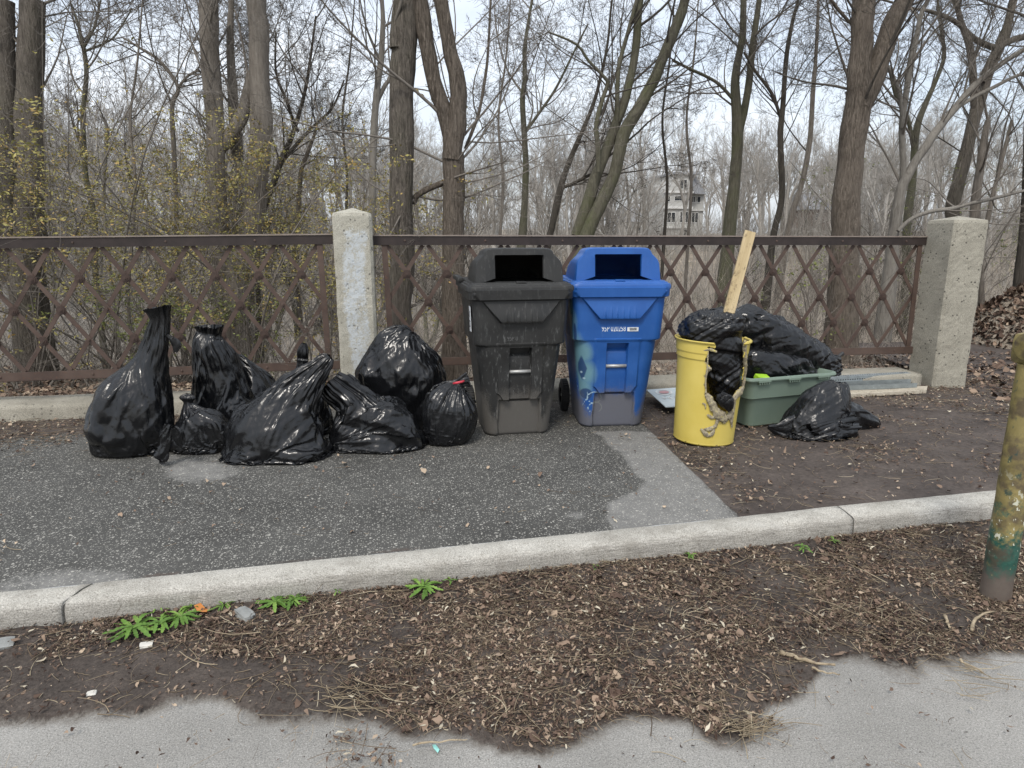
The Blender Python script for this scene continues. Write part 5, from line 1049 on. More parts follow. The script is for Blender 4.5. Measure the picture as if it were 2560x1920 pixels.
bt_ = big_tree('tree', 'massive grey trunk with a jagged broken stub up high, just right of the left post', 6.72, [(0, [(1000, 935, 64), (1000, 800, 60), (1004, 640, 60), (1006, 400, 60), (1008, 200, 63), (1013, 90, 64), (1018, 0, 62)]), (-.05, [(990, 120, 30), (986, 70, 18), (984, 40, 10), (983, 20, 3)])], BK_OLD, TWIG, 33, nside=4)
big_tree('tree', 'smooth brown trunk forking into two thick upright limbs behind the black bin', 6.65, [(0, [(1135, 930, 66), (1132, 800, 60), (1134, 600, 54), (1134, 480, 53), (1131, 380, 52)]), (0, [(1132, 400, 48), (1128, 340, 40), (1108, 270, 39), (1084, 200, 38), (1066, 100, 38), (1052, 0, 38)]), (-.03, [(1133, 400, 46), (1140, 330, 46), (1146, 260, 43), (1138, 180, 39), (1120, 100, 38), (1101, 0, 36)]),
    (.05, [(1163, 372, 8), (1180, 330, 9), (1198, 278, 8), (1212, 200, 8), (1220, 133, 7), (1227, 0, 6)]), (.1, [(1040, 492, 12), (1032, 509, 15), (1040, 492, 15), (1062, 476, 15), (1090, 464, 15), (1110, 456, 16)])], BK_RIDGE, TWIG, 34, nside=6)
big_tree('tree', 'thin straight tree just right of the left concrete post', 9.5, [(0, [(930, 760, 24), (929, 590, 20), (933, 380, 18), (940, 250, 18), (950, 170, 16), (957, 80, 13), (955, 0, 10)]), (.02, [(940, 260, 12), (962, 215, 11), (975, 190, 9), (985, 100, 8), (990, 0, 6)])], BK_PALE, TWIG, 35, nside=9)
big_tree('tree', 'leaning dark tree dividing into long slanting stems above the blue bin', 9.8, [(0, [(1440, 700, 44), (1465, 590, 34), (1500, 510, 32), (1535, 434, 31), (1558, 336, 30), (1604, 260, 30), (1640, 190, 27), (1662, 133, 27), (1700, 40, 25), (1714, 0, 24)]), (.15, [(1442, 590, 32), (1468, 510, 30), (1494, 434, 28), (1520, 370, 26), (1540, 312, 25), (1560, 260, 23), (1575, 202, 21), (1590, 110, 20), (1598, 0, 19)]),
    (.1, [(1545, 345, 12), (1543, 290, 12), (1546, 178, 11), (1570, 80, 10), (1592, 0, 9)]), (-.1, [(1496, 430, 12), (1494, 370, 13), (1491, 312, 12), (1505, 250, 11), (1520, 210, 10), (1508, 190, 8), (1470, 150, 7), (1440, 110, 6), (1370, 80, 4)])], BK_MOSS, TWIG_D, 36, nside=10, side=(.8, 2.0))
big_tree('tree', 'crooked olive barked sapling between the smooth forked tree and the leaning dark tree', 11, [(0, [(1296, 700, 24), (1306, 590, 20), (1312, 480, 17), (1315, 405, 15), (1306, 260, 14), (1312, 200, 12), (1312, 116, 10), (1330, 0, 7)]), (0, [(1314, 330, 8), (1350, 280, 7), (1390, 220, 6), (1430, 140, 5), (1470, 60, 4)])], BK_MOSS, TWIG, 37, nside=10, side=(.9, 2.1))
big_tree('tree', 'dark slim tree rising left of the leaning dark tree behind the blue bin', 10.5, [(0, [(1360, 700, 18), (1375, 590, 16), (1404, 463, 16), (1425, 400, 14), (1448, 347, 12), (1480, 270, 9), (1500, 200, 8), (1520, 100, 6), (1530, 0, 5)]), (0, [(1406, 470, 8), (1440, 455, 8), (1465, 442, 8), (1490, 430, 8)])], BK_DARK, TWIG_D, 38, nside=8)
big_tree('tree', 'straight olive tree with a knot hole, right of the pale house', 11.5, [(0, [(1810, 740, 36), (1824, 590, 30), (1835, 451, 29), (1844, 324, 27), (1838, 202, 20), (1848, 140, 17), (1856, 87, 16), (1859, 0, 14)]), (.02, [(1846, 336, 20), (1858, 285, 19), (1870, 220, 18), (1878, 150, 16), (1885, 87, 15), (1898, 0, 13)]), (0, [(1834, 250, 8), (1790, 205, 8), (1720, 170, 7), (1680, 150, 6)])], BK_MOSS, TWIG, 39, nside=10, side=(.9, 2.1))
big_tree('tree', 'slim black stemmed tree left of the massive ridged trunk', 11, [(0, [(1915, 740, 22), (1934, 590, 16), (1954, 492, 15), (1951, 347, 14), (1957, 260, 12), (1966, 145, 11), (1980, 60, 9), (1995, 0, 7)]), (0, [(1953, 300, 8), (1930, 235, 8), (1890, 180, 7), (1860, 130, 6)])], BK_DARK, TWIG_D, 40, nside=10, side=(.9, 2.0))
big_tree('tree', 'slender leaning tree just left of the massive ridged trunk', 12, [(0, [(1945, 740, 20), (1968, 590, 15), (1985, 520, 14), (2003, 463, 13), (2024, 359, 12), (2032, 231, 11), (2040, 140, 9), (2046, 0, 7)])], BK_GREY, TWIG_D, 41, nside=9, side=(.9, 1.9))
big_tree('tree', 'massive ridged brown trunk forking high up, near the right end of the railing', 7.3, [(0, [(2104, 930, 80), (2104, 800, 76), (2108, 700, 72), (2112, 590, 68), (2119, 463, 64), (2134, 350, 62), (2144, 290, 62), (2150, 220, 64)]), (0, [(2148, 240, 56), (2150, 170, 54), (2154, 90, 52), (2158, 0, 52)]), (-.02, [(2152, 270, 50), (2176, 215, 48), (2206, 133, 47), (2232, 60, 45), (2260, 0, 44)]),
    (.1, [(2130, 62, 7), (2110, 40, 8), (2085, 10, 8), (2070, -20, 8)])], BK_RIDGE, TWIG_D, 42, nside=5)
big_tree('tree', 'smooth grey tree leaning right behind the right concrete post with a low branch over it', 8.3, [(0, [(2226, 680, 34), (2234, 590, 27), (2243, 530, 26), (2255, 470, 24), (2285, 410, 21), (2317, 362, 20), (2350, 315, 19), (2389, 268, 17), (2440, 210, 15), (2498, 163, 13), (2580, 110, 11)]), (.03, [(2256, 466, 15), (2258, 400, 15), (2255, 325, 16), (2262, 250, 15), (2274, 181, 14), (2290, 100, 13), (2302, 40, 12), (2320, 0, 11)]),
    (-.15, [(2245, 578, 9), (2262, 560, 10), (2288, 542, 10), (2330, 528, 10), (2382, 521, 10), (2420, 510, 9), (2454, 503, 9), (2500, 492, 8), (2570, 474, 7)]), (.0, [(2390, 270, 10), (2440, 240, 10), (2490, 215, 9), (2540, 190, 8), (2580, 180, 7)]), (0, [(2256, 320, 11), (2250, 240, 10), (2232, 190, 9), (2215, 160, 8)])], BK_PALE, TWIG, 43, nside=8)
big_tree('tree', 'thick grey trunk curving up to the right in the upper right corner', 9.6, [(0, [(2395, 760, 34), (2390, 640, 32), (2382, 524, 32), (2398, 450, 30), (2415, 380, 30), (2443, 271, 30), (2469, 181, 28), (2498, 120, 24), (2520, 60, 20), (2534, 0, 17)]), (0, [(2440, 275, 22), (2432, 190, 18), (2425, 120, 16), (2405, 60, 14), (2390, 0, 12)]), (-.1, [(2455, 205, 14), (2490, 130, 14), (2530, 100, 16), (2580, 88, 16)]), (0, [(2500, 125, 17), (2440, 100, 13), (2390, 55, 12), (2330, 30, 9), (2280, 20, 6)])], BK_OLD, TWIG_D, 44, nside=10)
big_tree('tree', 'forked olive tree seen between the massive ridged trunk and the right concrete post', 11.5, [(0, [(2266, 740, 24), (2266, 579, 20), (2281, 452, 17), (2292, 325, 16), (2317, 253, 13), (2345, 190, 10), (2360, 137, 9), (2350, 60, 7)]), (0, [(2286, 380, 11), (2270, 300, 10), (2240, 240, 9), (2225, 180, 7)])], BK_MOSS, TWIG, 45, nside=9)
big_tree('tree', 'twin grey trunks standing between the right concrete post and the leaf pile', 8.4, [(0, [(2420, 900, 34), (2425, 800, 32), (2432, 640, 28), (2440, 500, 22), (2452, 400, 18), (2470, 300, 12)]), (.1, [(2462, 860, 14), (2455, 780, 14), (2455, 640, 12), (2475, 520, 11), (2500, 420, 9), (2530, 300, 7)])], BK_GREY, TWIG, 46, nside=6, spec=LITE)
big_tree('tree', 'dark trunk at the right edge of the photograph above the leaf pile', 8.2, [(0, [(2540, 800, 30), (2548, 700, 26), (2560, 600, 24), (2566, 480, 22), (2572, 300, 20), (2580, 100, 18)])], BK_DARK, TWIG_D, 47, nside=8, spec=LITE)
big_tree('tree', 'thin pale tree forking in a Y at the upper left', 11, [(0, [(242, 720, 14), (238, 560, 12), (215, 440, 12), (210, 360, 12), (208, 290, 12), (216, 181, 11), (208, 119, 10), (195, 60, 6), (178, 10, 5)]), (0, [(208, 122, 7), (235, 70, 6), (252, 0, 5)]), (0, [(212, 128, 6), (262, 108, 5), (292, 84, 4), (330, 20, 3)])], BK_MOSS, TWIG, 48, nside=9, side=(.8, 1.7))
big_tree('tree', 'short snapped off snag in the left shrubs', 11, [(0, [(262, 560, 9), (264, 380, 9), (268, 325, 8), (258, 292, 7)])], BK_PALE, TWIG, 49, nside=3, side=(.4, .8), spec=LITE)
big_tree('tree', 'thin crooked grey tree left of the two upright trunks', 10.2, [(0, [(446, 720, 14), (440, 525, 11), (436, 400, 11), (430, 271, 10), (445, 217, 9), (398, 152, 8), (350, 120, 6), (307, 94, 4)]), (0, [(442, 222, 7), (470, 190, 6), (500, 175, 5)])], BK_GREY, TWIG_D, 50, nside=11, side=(.9, 1.8))
big_tree('tree', 'narrow rotten snag leaning beside the left concrete post', 10, [(0, [(742, 640, 12), (747, 532, 12), (752, 440, 12), (760, 405, 11), (778, 360, 9), (793, 312, 5)])], BK_RIDGE, TWIG_D, 51, nside=3, side=(.4, 1.), spec=LITE)
big_tree('tree', 'branching dark tree between the two upright trunks and the left concrete post', 10.5, [(0, [(640, 640, 18), (690, 440, 15), (730, 340, 12), (760, 240, 9), (775, 150, 7), (790, 40, 5)]), (0, [(700, 410, 10), (770, 330, 8), (830, 270, 6), (860, 200, 4)]), (0, [(745, 330, 8), (715, 250, 7), (690, 180, 6), (690, 80, 4)])], BK_DARK, TWIG_D, 52, nside=9, side=(.8, 1.6))
for i_, (x_, lab) in enumerate(((330, 'thin upright sapling behind the leftmost tall bag'), (860, 'thin sapling rising behind the left concrete post'), (1250, 'thin sapling behind the gap between the two bins'), (1660, 'thin sapling in front of the pale house'), (1720, 'dark thin sapling crossing the right side of the pale house'))):
    big_tree('sapling', lab, 9+i_*.7, [(0, [(x_-10, 760, 9), (x_, 600, 8), (x_+8, 450, 7), (x_-4, 300, 6), (x_+14, 150, 5), (x_+26, 0, 3)])], (BK_GREY, BK_DARK)[i_ % 2], TWIG_D, 60+i_, nside=(7, 7, 6, 2, 2)[i_], side=(.5, 1.2), spec=LITE, group='thin saplings behind the railing')
# --- shrubs in first leaf
def leaf_mat(name, a, b, c3=None):
    m = M(name, rough=.6, spec=.3); n = m.attr('tone'); m.col(m.ramp(n, [(0, a), (.6, b), (1, c3 or b)])); m.b.inputs['Subsurface Weight'].default_value = 0; return m.m
SHRUB_L = leaf_mat('young yellow green leaves', (.17, .16, .05), (.31, .275, .085), (.36, .235, .08)); SHRUB_G = leaf_mat('young green leaves', (.10, .115, .035), (.19, .215, .06))
def leaves(P, rng, size, name, mat, parent, droop=0, per=1, spread=.03, curl=.25):
    P = np.repeat(P, per, 0)+rng.normal(0, spread, (len(P)*per, 3)); n = len(P); d = rng.normal(0, 1, (n, 3)); d[:, 2] = d[:, 2]*.5-droop; d = nrmz(d); u = nrmz(np.cross(d, rng.normal(0, 1, (n, 3)))); w_ = np.cross(d, u); s = size*rng.uniform(.55, 1.3, n)[:, None]
    V = np.stack([P, P+d*s*.45+u*s*.22+w_*s*curl*.3, P+d*s, P+d*s*.45-u*s*.22+w_*s*curl*.3], 1).reshape(-1, 3); F = np.arange(n*4).reshape(-1, 4)
    o = obj(name, V, F, mat, parent); attr(o, 'tone', np.repeat(rng.random(n), 4)); return o
def shrub(label, x, Y, H, n, seed, wx=.8, leafy=1.0, mat=SHRUB_L, group='leafing shrubs beyond the railing', tw=TWIG):
    rng = np.random.default_rng(seed); gx = atx(x, Y); root = empty('leafing_shrub', (gx, Y, float(land(gx, Y))-.05)); tag(root, label, 'shrub', group); acc = Acc(); tips = []
    D = np.c_[rng.normal(0, wx, n), rng.normal(0, wx*.5, n), np.ones(n)*1.4]; L = H*rng.uniform(.7, 1.15, n); P, R = grow_level(rng.normal(0, .12, (n, 3))*[1, 1, 0], D, L, rng.uniform(.008, .016, n), rng, 10, .07, -.015, .35); acc.add(*btubes(P, R, 5))
    for q, (k, lf, ang, m, ns) in enumerate(((6, .5, (.5, 1.2), 6, 3), (5, .5, (.5, 1.2), 5, 3), (4, .5, (.5, 1.2), 4, 3))):
        Q, D, Lc, Rc = children(P, R, L, rng, k, lf, ang, .25); P, R = grow_level(Q, D, Lc, np.maximum(Rc, .0018), rng, m, .12, .0, .4); L = Lc; acc.add(*btubes(P, R, ns)); 
        if q > 0: tips.append(P[:, 1:].reshape(-1, 3))
    acc.build('stems', tw, root); T = np.concatenate(tips); T = T[rng.random(len(T)) < .75*leafy]
    cl = noise(T[:, 0]*2.2, T[:, 1]*2.2, T[:, 2]*2.2, seed); T = T[(cl+.35*(T[:, 2]-1.2) > -.30) & (T[:, 2] < 3.0+.5*cl)]; leaves(T, rng, .034, 'leaves', mat, root, .1, 3, .016); return root
shrub('leafing shrub in front of the thick double trunk at the far left', 40, 8.0, 3.8, 15, 101); shrub('leafing shrub left of the tall leftmost bag, beyond the railing', 250, 8.4, 3.8, 16, 102); shrub('leafing shrub behind the leftmost tall bag', 430, 8.8, 3.8, 15, 103)
shrub('leafing shrub in front of the two upright trunks', 590, 8.0, 3.6, 15, 104); shrub('leafing shrub nearest the left concrete post', 760, 8.9, 3.3, 10, 105, leafy=.8)
shrub('sparse shrub with fresh green leaves behind the right end of the railing', 2040, 7.0, 1.5, 4, 106, .6, .18, SHRUB_G); shrub('sparse pale green shrub behind the right concrete post', 2400, 9.5, 3.6, 7, 107, .5, .35, SHRUB_G); shrub('low green shrub low behind the left railing panel', 180, 7.6, 1.2, 6, 108, 1.0, .6, SHRUB_G)
shrub('low green shrub low behind the leftmost tall bag', 400, 8.1, 1.3, 6, 109, 1.0, .55, SHRUB_G)
# --- undergrowth nobody could count
def thicket(name, n, ymin, ymax, xr, h0, h1, mat, seed, r0=.0035, dens=None, kink=.14, lean=.25, m=6, pw=1.0):
    rng = np.random.default_rng(seed); y = ymin+(ymax-ymin)*rng.random(n)**pw; px_ = rng.uniform(xr[0], xr[1], n); x = np.array([aty(a, 588, b)[0] for a, b in zip(px_, y)]); k = noise(x*.6, y*.6, 0, seed) > -.35; x, y = x[k], y[k]; n = len(x)
    z = land(x, y)-.05; P, R = grow_level(np.c_[x, y, z], np.c_[rng.normal(0, lean, n), rng.normal(0, lean, n), np.ones(n)], rng.uniform(h0, h1, n), r0*rng.uniform(.6, 1.3, n)*np.maximum(1, y/9), rng, m, kink, .02, .4)
    acc = Acc(); acc.add(*btubes(P, R, 3)); Q, D, Lc, Rc = children(P, R, np.full(n, (h0+h1)/2), rng, 4, .42, (.3, .9), .3); P2, R2 = grow_level(Q, D, Lc, np.maximum(Rc*.8, r0*.4), rng, 4, kink, .02, .4); acc.add(*btubes(P2, R2, 3)); o = acc.build(name, mat); tag(o, kind='stuff'); return o
BRUSH = bark_mat('dry brush stems', (.32, .28, .23), (.54, .48, .41), .1); BRUSH2 = bark_mat('grey brown brush stems', (.24, .215, .185), (.40, .365, .32), .1)
thicket('dry_brush', 9000, 9.5, 24, (700, 2500), .8, 2.1, BRUSH, 201, .0032); thicket('undergrowth', 5200, 10, 34, (-300, 2800), 1.0, 3.0, BRUSH2, 202, .004, lean=.35)
thicket('far_brush', 16000, 30, 104, (-300, 2850), 2.0, 7.0, TWIG_HAZE, 203, .0040, lean=.3, pw=.8); thicket('dry_grass', 2600, 6.3, 8.6, (880, 2350), .12, .45, BRUSH, 204, .0016, lean=.8, kink=.25)
thicket('tangled_twigs', 1300, 7.3, 11, (-200, 2700), .6, 2.0, TWIG_D, 205, .003, lean=.7, kink=.2)
# --- houses on the far bank
def wall_mat(name, c):
    m = M(name, rough=.8); m.col(m.mix(m.noise(1.2, 4), tuple(x*.85 for x in c), c)); return m.m
W1 = wall_mat('pale house render', (.50, .50, .48)); W2 = wall_mat('white trim', (.72, .72, .70)); RF = wall_mat('grey roof shingle', (.30, .31, .33)); GL = simple('dark window glass', (.025, .03, .035), .15); W3 = wall_mat('brown brick', (.16, .12, .095))
def win(parent, x0, x1, z0, z1, y, n=1):
    f = MB(); t_ = .09; f.box((x0, y-.06, z0), (x1, y-.003, z0+t_)); f.box((x0, y-.06, z1-t_), (x1, y-.003, z1)); w__ = (x1-x0)/n
    for k in range(n+1): f.box((x0+k*w__-t_/2*(0 < k < n)-t_*(k == n), y-.058, z0+t_), (x0+k*w__+t_*(k == 0)+t_/2*(0 < k < n), y-.004, z1-t_))
    wo = f.build('window', W2, parent); MB().box((x0+.05, y-.03, z0+.05), (x1-.05, y-.004, z1-.05)).build('pane', GL, wo)
HY = 96.0; hx0, hz0 = aty(1656, 600, HY)[0], aty(1656, 600, HY)[2]; hx1 = aty(1768, 600, HY)[0]; s_ = (hx1-hx0)/112
hg = float(land((hx0+hx1)/2, HY)); house = empty('pale_house', (hx0, HY, 0), radians(0)); tag(house, 'pale three storey house with a steep grey roof far off between the trees', 'house')
def hz(y): return aty(1700, y, HY)[2]
def hx(x): return aty(x, 520, HY)[0]-hx0
t = MB(); t.box((0, 0, hg-1), (hx(1728), 9, hz(480))); t.box((hx(1728)+.003, 1.2, hg-1), (hx(1768), 9, hz(482))); t.add([(hx(1668), .003, hz(480)), (hx(1728), .003, hz(480)), (hx(1716), .003, hz(436)), (hx(1684), .003, hz(436)), (hx(1668), 8.9, hz(480)), (hx(1728), 8.9, hz(480)), (hx(1716), 8.9, hz(436)), (hx(1684), 8.9, hz(436))], [(3, 2, 1, 0), (4, 5, 6, 7), (0, 4, 7, 3), (1, 2, 6, 5)]); t.build('wall', W1, house)
t = MB(); a_, b_, c2_, d2_ = hx(1716), hx(1732), hx(1741), hx(1772)
t.add([(a_, -.3, hz(433)), (c2_, 1.0, hz(433)), (d2_, 1.0, hz(484)), (b_, -.3, hz(484)), (a_, 9, hz(433)), (c2_, 9, hz(433)), (d2_, 9, hz(484)), (b_, 9, hz(484))], [(3, 2, 1, 0), (4, 5, 6, 7), (0, 1, 5, 4), (1, 2, 6, 5)]); t.box((hx(1678), -.4, hz(436)), (hx(1742), 9, hz(431))); t.build('roof', RF, house)
t = MB()
for y_ in (480, 519, 568): t.box((-.25, -.3, hz(y_)-.16), (hx(1730), -.004, hz(y_)+.14))
t.box((hx(1730)+.01, .95, hz(526)), (hx(1770), 1.19, hz(524))); t.build('cornice', W2, house)
win(house, hx(1695), hx(1715), hz(473), hz(448), 0, 2); win(house, hx(1684), hx(1708), hz(503), hz(489), 0, 1); win(house, hx(1716), hx(1725), hz(503), hz(488), 0, 1); win(house, hx(1665), hx(1675), hz(505), hz(488), 0, 1); win(house, hx(1735), hx(1746), hz(506), hz(489), 1.2, 2); win(house, hx(1750), hx(1760), hz(506), hz(489), 1.2, 1)
win(house, hx(1700), hx(1722), hz(557), hz(528), 0, 3); win(house, hx(1668), hx(1690), hz(557), hz(530), 0, 2); win(house, hx(1738), hx(1756), hz(557), hz(530), 1.2, 2); win(house, hx(1700), hx(1726), hz(590), hz(573), 0, 2)
def far_house(label, x0, x1, y0, y1, Y, wall, gable=True):
    X0 = aty(x0, 560, Y)[0]; X1 = aty(x1, 560, Y)[0]; z1 = aty(x0, y0, Y)[2]; zb = float(land((X0+X1)/2, Y))-1; o = empty('distant_house', (X0, Y, 0)); tag(o, label, 'house'); L = X1-X0; ze = zb+1+(z1-zb-1)*.62
    MB().box((0, 0, zb), (L, 8, ze)).build('wall', wall, o); MB().add([(-.4, -.4, ze), (L+.4, -.4, ze), (L+.4, 8.4, ze), (-.4, 8.4, ze), (-.4, 4, z1), (L+.4, 4, z1)], [(0, 1, 5, 4), (2, 3, 4, 5), (0, 4, 3), (1, 2, 5), (3, 2, 1, 0)]).build('roof', RF, o)
    for k in range(max(2, int(L/3))): c_ = (k+.5)*L/max(2, int(L/3)); win(o, c_-.5, c_+.5, ze-1.9, ze-.6, 0, 1)
far_house('low white house glimpsed through the trees left of the pale three storey house', 1585, 1632, 512, 588, 104, W1); far_house('brown house hidden among the trees behind the massive ridged trunk', 2020, 2100, 478, 590, 108, W3); far_house('pale long house glimpsed behind the left shrubs', 60, 200, 500, 590, 100, W1)
far_house('pale house glimpsed between the two upright trunks and the left concrete post', 700, 800, 490, 590, 106, W1); far_house('white bungalow glimpsed through branches left of the right concrete post', 2190, 2250, 530, 590, 98, W2)
# --- mound of raked leaves at the right
PX, PY = aty(2640, 800, 7.6)[0], 7.6; n_ = 90; ang = np.linspace(0, 2*pi, n_, endpoint=False); V = []; 
for r_ in np.linspace(0, 1, 40):
    for a in ang:
        x, y = PX+1.35*r_*cos(a), PY+1.1*r_*sin(a); V.append((x, y, -.08+.98*(1-r_**1.6)*(1+.12*float(noise(x*3, y*3, 0, 93)))+.04*float(fbm(x*9, y*9, 0, 94))))
PV = np.array(V); i = np.arange(39)[:, None]*n_; k = np.arange(n_)[None]; k2 = (k+1) % n_
mound = obj('leaf_pile', PV, np.stack([i+k, i+k2, i+n_+k2, i+n_+k], -1).reshape(-1, 4), FLOOR, None, True); tag(mound, 'waist high pile of raked brown leaves behind the gate post at the right edge', 'leaf pile')
# ------------------------------------------------------------------ leaf litter, straws and weeds
def litter_mat(name, stops):
    m = M(name, rough=.85, spec=.2); m.col(m.ramp(m.attr('tone'), stops)); return m.m
LEAF_M = litter_mat('dead leaves', [(0, (.022, .014, .011)), (.3, (.060, .038, .028)), (.6, (.135, .092, .068)), (.82, (.25, .18, .13)), (1, (.42, .33, .24))])
STRAW_M = litter_mat('dry stalks', [(0, (.09, .062, .042)), (.5, (.20, .155, .105)), (.85, (.36, .295, .20)), (1, (.50, .43, .31))])
SEED_M = litter_mat('pale seed wings', [(0, (.30, .25, .18)), (1, (.56, .51, .40))])
def leaf_litter(name, P, rng, s0, s1, mat, parent=None, kind='stuff', asp=.5, lift=.012, tilt=.35, tone=None, nrm=None):
    n = len(P); tone = None if tone is None else np.resize(tone, n); yaw = rng.uniform(0, 2*pi, n); s = rng.uniform(s0, s1, n)*rng.choice([.7, 1, 1.3], n); a = s*asp*rng.uniform(.5, 1.2, n); cu = rng.normal(0, .30, n)*s; fo = rng.uniform(-.1, .4, n)*a
    loc = np.array([(-.5, 0), (-.2, .42), (.12, .50), (.30, .22), (.5, 0), (.28, -.24), (.10, -.48), (-.22, -.40)]); N_ = len(loc)
    J = 1+rng.normal(0, .22, (n, N_)); x = loc[:, 0][None]*s[:, None]*J; y = loc[:, 1][None]*2*a[:, None]*J
    z = cu[:, None]*((x/s[:, None])**2*2)+np.abs(loc[:, 1])[None]*2*fo[:, None]+rng.normal(0, .06, (n, N_))*s[:, None]; z -= z.min(1, keepdims=True)*.6
    tx, ty = rng.normal(0, tilt, n)[:, None], rng.normal(0, tilt, n)[:, None]; z = z+x*tx+y*ty
    if tone is not None: tone = np.clip(tone+.22*fbm(P[:, 0]*4, P[:, 1]*4, 0, 88, 3), 0, 1)
    c, s_ = np.cos(yaw)[:, None], np.sin(yaw)[:, None]; X, Y = x*c-y*s_, x*s_+y*c
    V = np.stack([X, Y, z], -1)+P[:, None]; V[..., 2] += (rng.random(n)*lift)[:, None]; low_ = P[:, 2][:, None]+.0005; V[..., 2] = np.maximum(V[..., 2], low_)
    b = np.arange(n)[:, None]*N_; F = np.concatenate([b+np.array([[0, 1, 2, 6]])*0+np.array([[0, 1, 6, 7]]), b+np.array([[1, 2, 5, 6]]), b+np.array([[2, 3, 4, 5]])], 0)
    o = obj(name, V.reshape(-1, 3), F, mat, parent); attr(o, 'tone', np.repeat(np.clip(tone if tone is not None else rng.beta(1.6, 2.0, n), 0, 1), N_)); 
    if kind: tag(o, kind=kind)
    return o
def straws(name, P, rng, l0, l1, r0, mat, ang=None, bend=.25, tone=None, lift=.012):
    n = len(P); a = rng.uniform(0, 2*pi, n) if ang is None else ang; D = np.c_[np.cos(a), np.sin(a), rng.normal(0, .05, n)]; L = l0+(l1-l0)*rng.random(n)**2; Q = P-D*(L/2)[:, None]; st = (L/4)[:, None]; pts = [Q]; d = D; cv = rng.normal(0, bend, n)
    for i in range(4): d = nrmz(np.c_[d[:, 0]*np.cos(cv)-d[:, 1]*np.sin(cv), d[:, 0]*np.sin(cv)+d[:, 1]*np.cos(cv), d[:, 2]+rng.normal(0, .08, n)]); pts.append(pts[-1]+d*st)
    W = np.stack(pts, 1); W[..., 2] = np.maximum(W[..., 2]+(rng.random(n)*lift)[:, None], P[:, 2][:, None]+r0); R = r0*rng.uniform(.5, 1.5, n)[:, None]*np.linspace(1, .6, 5)[None]; V, F = btubes(W, R, 3); o = obj(name, V, F, mat); attr(o, 'tone', np.repeat(np.clip(tone if tone is not None else rng.beta(1.5, 1.8, n), 0, 1), 15)); tag(o, kind='stuff'); return o
rng = np.random.default_rng(9)
def low_pts(n, dens):
    out = []; tot = 0
    while tot < n:
        X = rng.uniform(-1.9, 3.9, n*2); Y = rng.uniform(1.0, 3.05, n*2); k = Y < kerb_front(X)-.003; X, Y = X[k], Y[k]; d, px_, py_ = dirt_low(X, Y); p = dens(X, Y, d, px_, py_); p = np.maximum(p, .10*sm(d, .30, .5)); k = (rng.random(len(X)) < p) & (px_ > -60) & (px_ < 2640) & (py_ < 1990); q = np.c_[X[k], Y[k], LOW+.012*fbm(X[k]*1.3, Y[k]*1.3, 0, 21)+.012+.02*sm(Y[k]-kerb_front(X[k]), -.25, 0)]; out.append(q); tot += len(q)
    return np.concatenate(out)[:n]
def dens_leaf(X, Y, d, px_, py_):
    yl = np.interp(px_, np.r_[YLV[:, 0], 1300, 3000], np.r_[YLV[:, 1], 1880, 1880]); a = sm(d, .50, .60)*sm(py_, yl+25*noise(X*4, Y*4, 0, 77)+14, yl-40); a = a*(.14+.86*sm(fbm(X*3.2, Y*3.2, 0, 78, 3), -.30, .15)); near = np.exp(-(kerb_front(X)-Y)/.10)*sm(px_, 250, 420)
    cl = np.exp(-(((px_-1040)/75)**2+((py_-1770)/42)**2))+.8*np.exp(-(((px_-870)/45)**2+((py_-1855)/14)**2))+.7*np.exp(-(((px_-920)/70)**2+((py_-1910)/18)**2))+.9*np.exp(-(((px_-1900)/45)**2+((py_-1818)/22)**2))
    bare = 1-.8*np.exp(-(((px_-640)/190)**2+((py_-1670)/28)**2))-.6*np.exp(-(((px_-1680)/70)**2+((py_-1530)/22)**2)); return np.clip(a*bare+.25*near*a+cl*.9, 0, 1)+.008*(py_ > 1600)+.03*sm(d, .4, .5)
leaf_litter('leaf_litter', low_pts(38000, dens_leaf), rng, .006, .019, LEAF_M, asp=.24, tone=rng.beta(1.15, 1.4, 38000))
leaf_litter('leaf_litter', low_pts(650, dens_leaf), rng, .018, .036, LEAF_M, asp=.42, tone=rng.uniform(.35, .95, 1300))
leaf_litter('seed_litter', low_pts(900, dens_leaf), rng, .014, .030, SEED_M, asp=.15, tilt=.2)
straws('dry_stalks', low_pts(8000, lambda *a: dens_leaf(*a)+.012), rng, .02, .14, .0011, STRAW_M)
straws('dry_stalks', low_pts(500, lambda *a: dens_leaf(*a)+.03), rng, .10, .26, .0016, STRAW_M, bend=.18)
for cx_, cy_, n, sp, aa in ((860, 1760, 45, .07, -.6), (1885, 1815, 50, .05, .35), (2440, 1690, 30, .08, -.5)):     # raked up wisps
    p = atz(cx_, cy_, LOW+.02); q = p+rng.normal(0, 1, (n, 3))*[sp, sp*.6, .004]; q[:, 2] = np.abs(q[:, 2]-LOW-.02)*1+LOW+.02; straws('dry_stalks', q, rng, .06, .22, .0013, STRAW_M, ang=rng.normal(aa, .5, n), bend=.12, tone=rng.uniform(.5, 1, n))
def up_pts(n, dens, xr=(-3.4, 6.6), yr=(2.8, 5.7)):
    out = []; tot = 0
    while tot < n:
        X = rng.uniform(*xr, n*2); Y = rng.uniform(*yr, n*2); k = (Y > kerb_back(X)+.01) & (Y < np.where(X > 5.3, 7.0, plinth_front(X)-.01)); X, Y = X[k], Y[k]; p = dens(X, Y); k = rng.random(len(X)) < p; q = np.c_[X[k], Y[k], np.full(k.sum(), .004)]; out.append(q); tot += len(q)
    return np.concatenate(out)[:n]
edge_x = lambda Y: np.interp(Y, [p[1] for p in EDGE], [p[0] for p in EDGE])
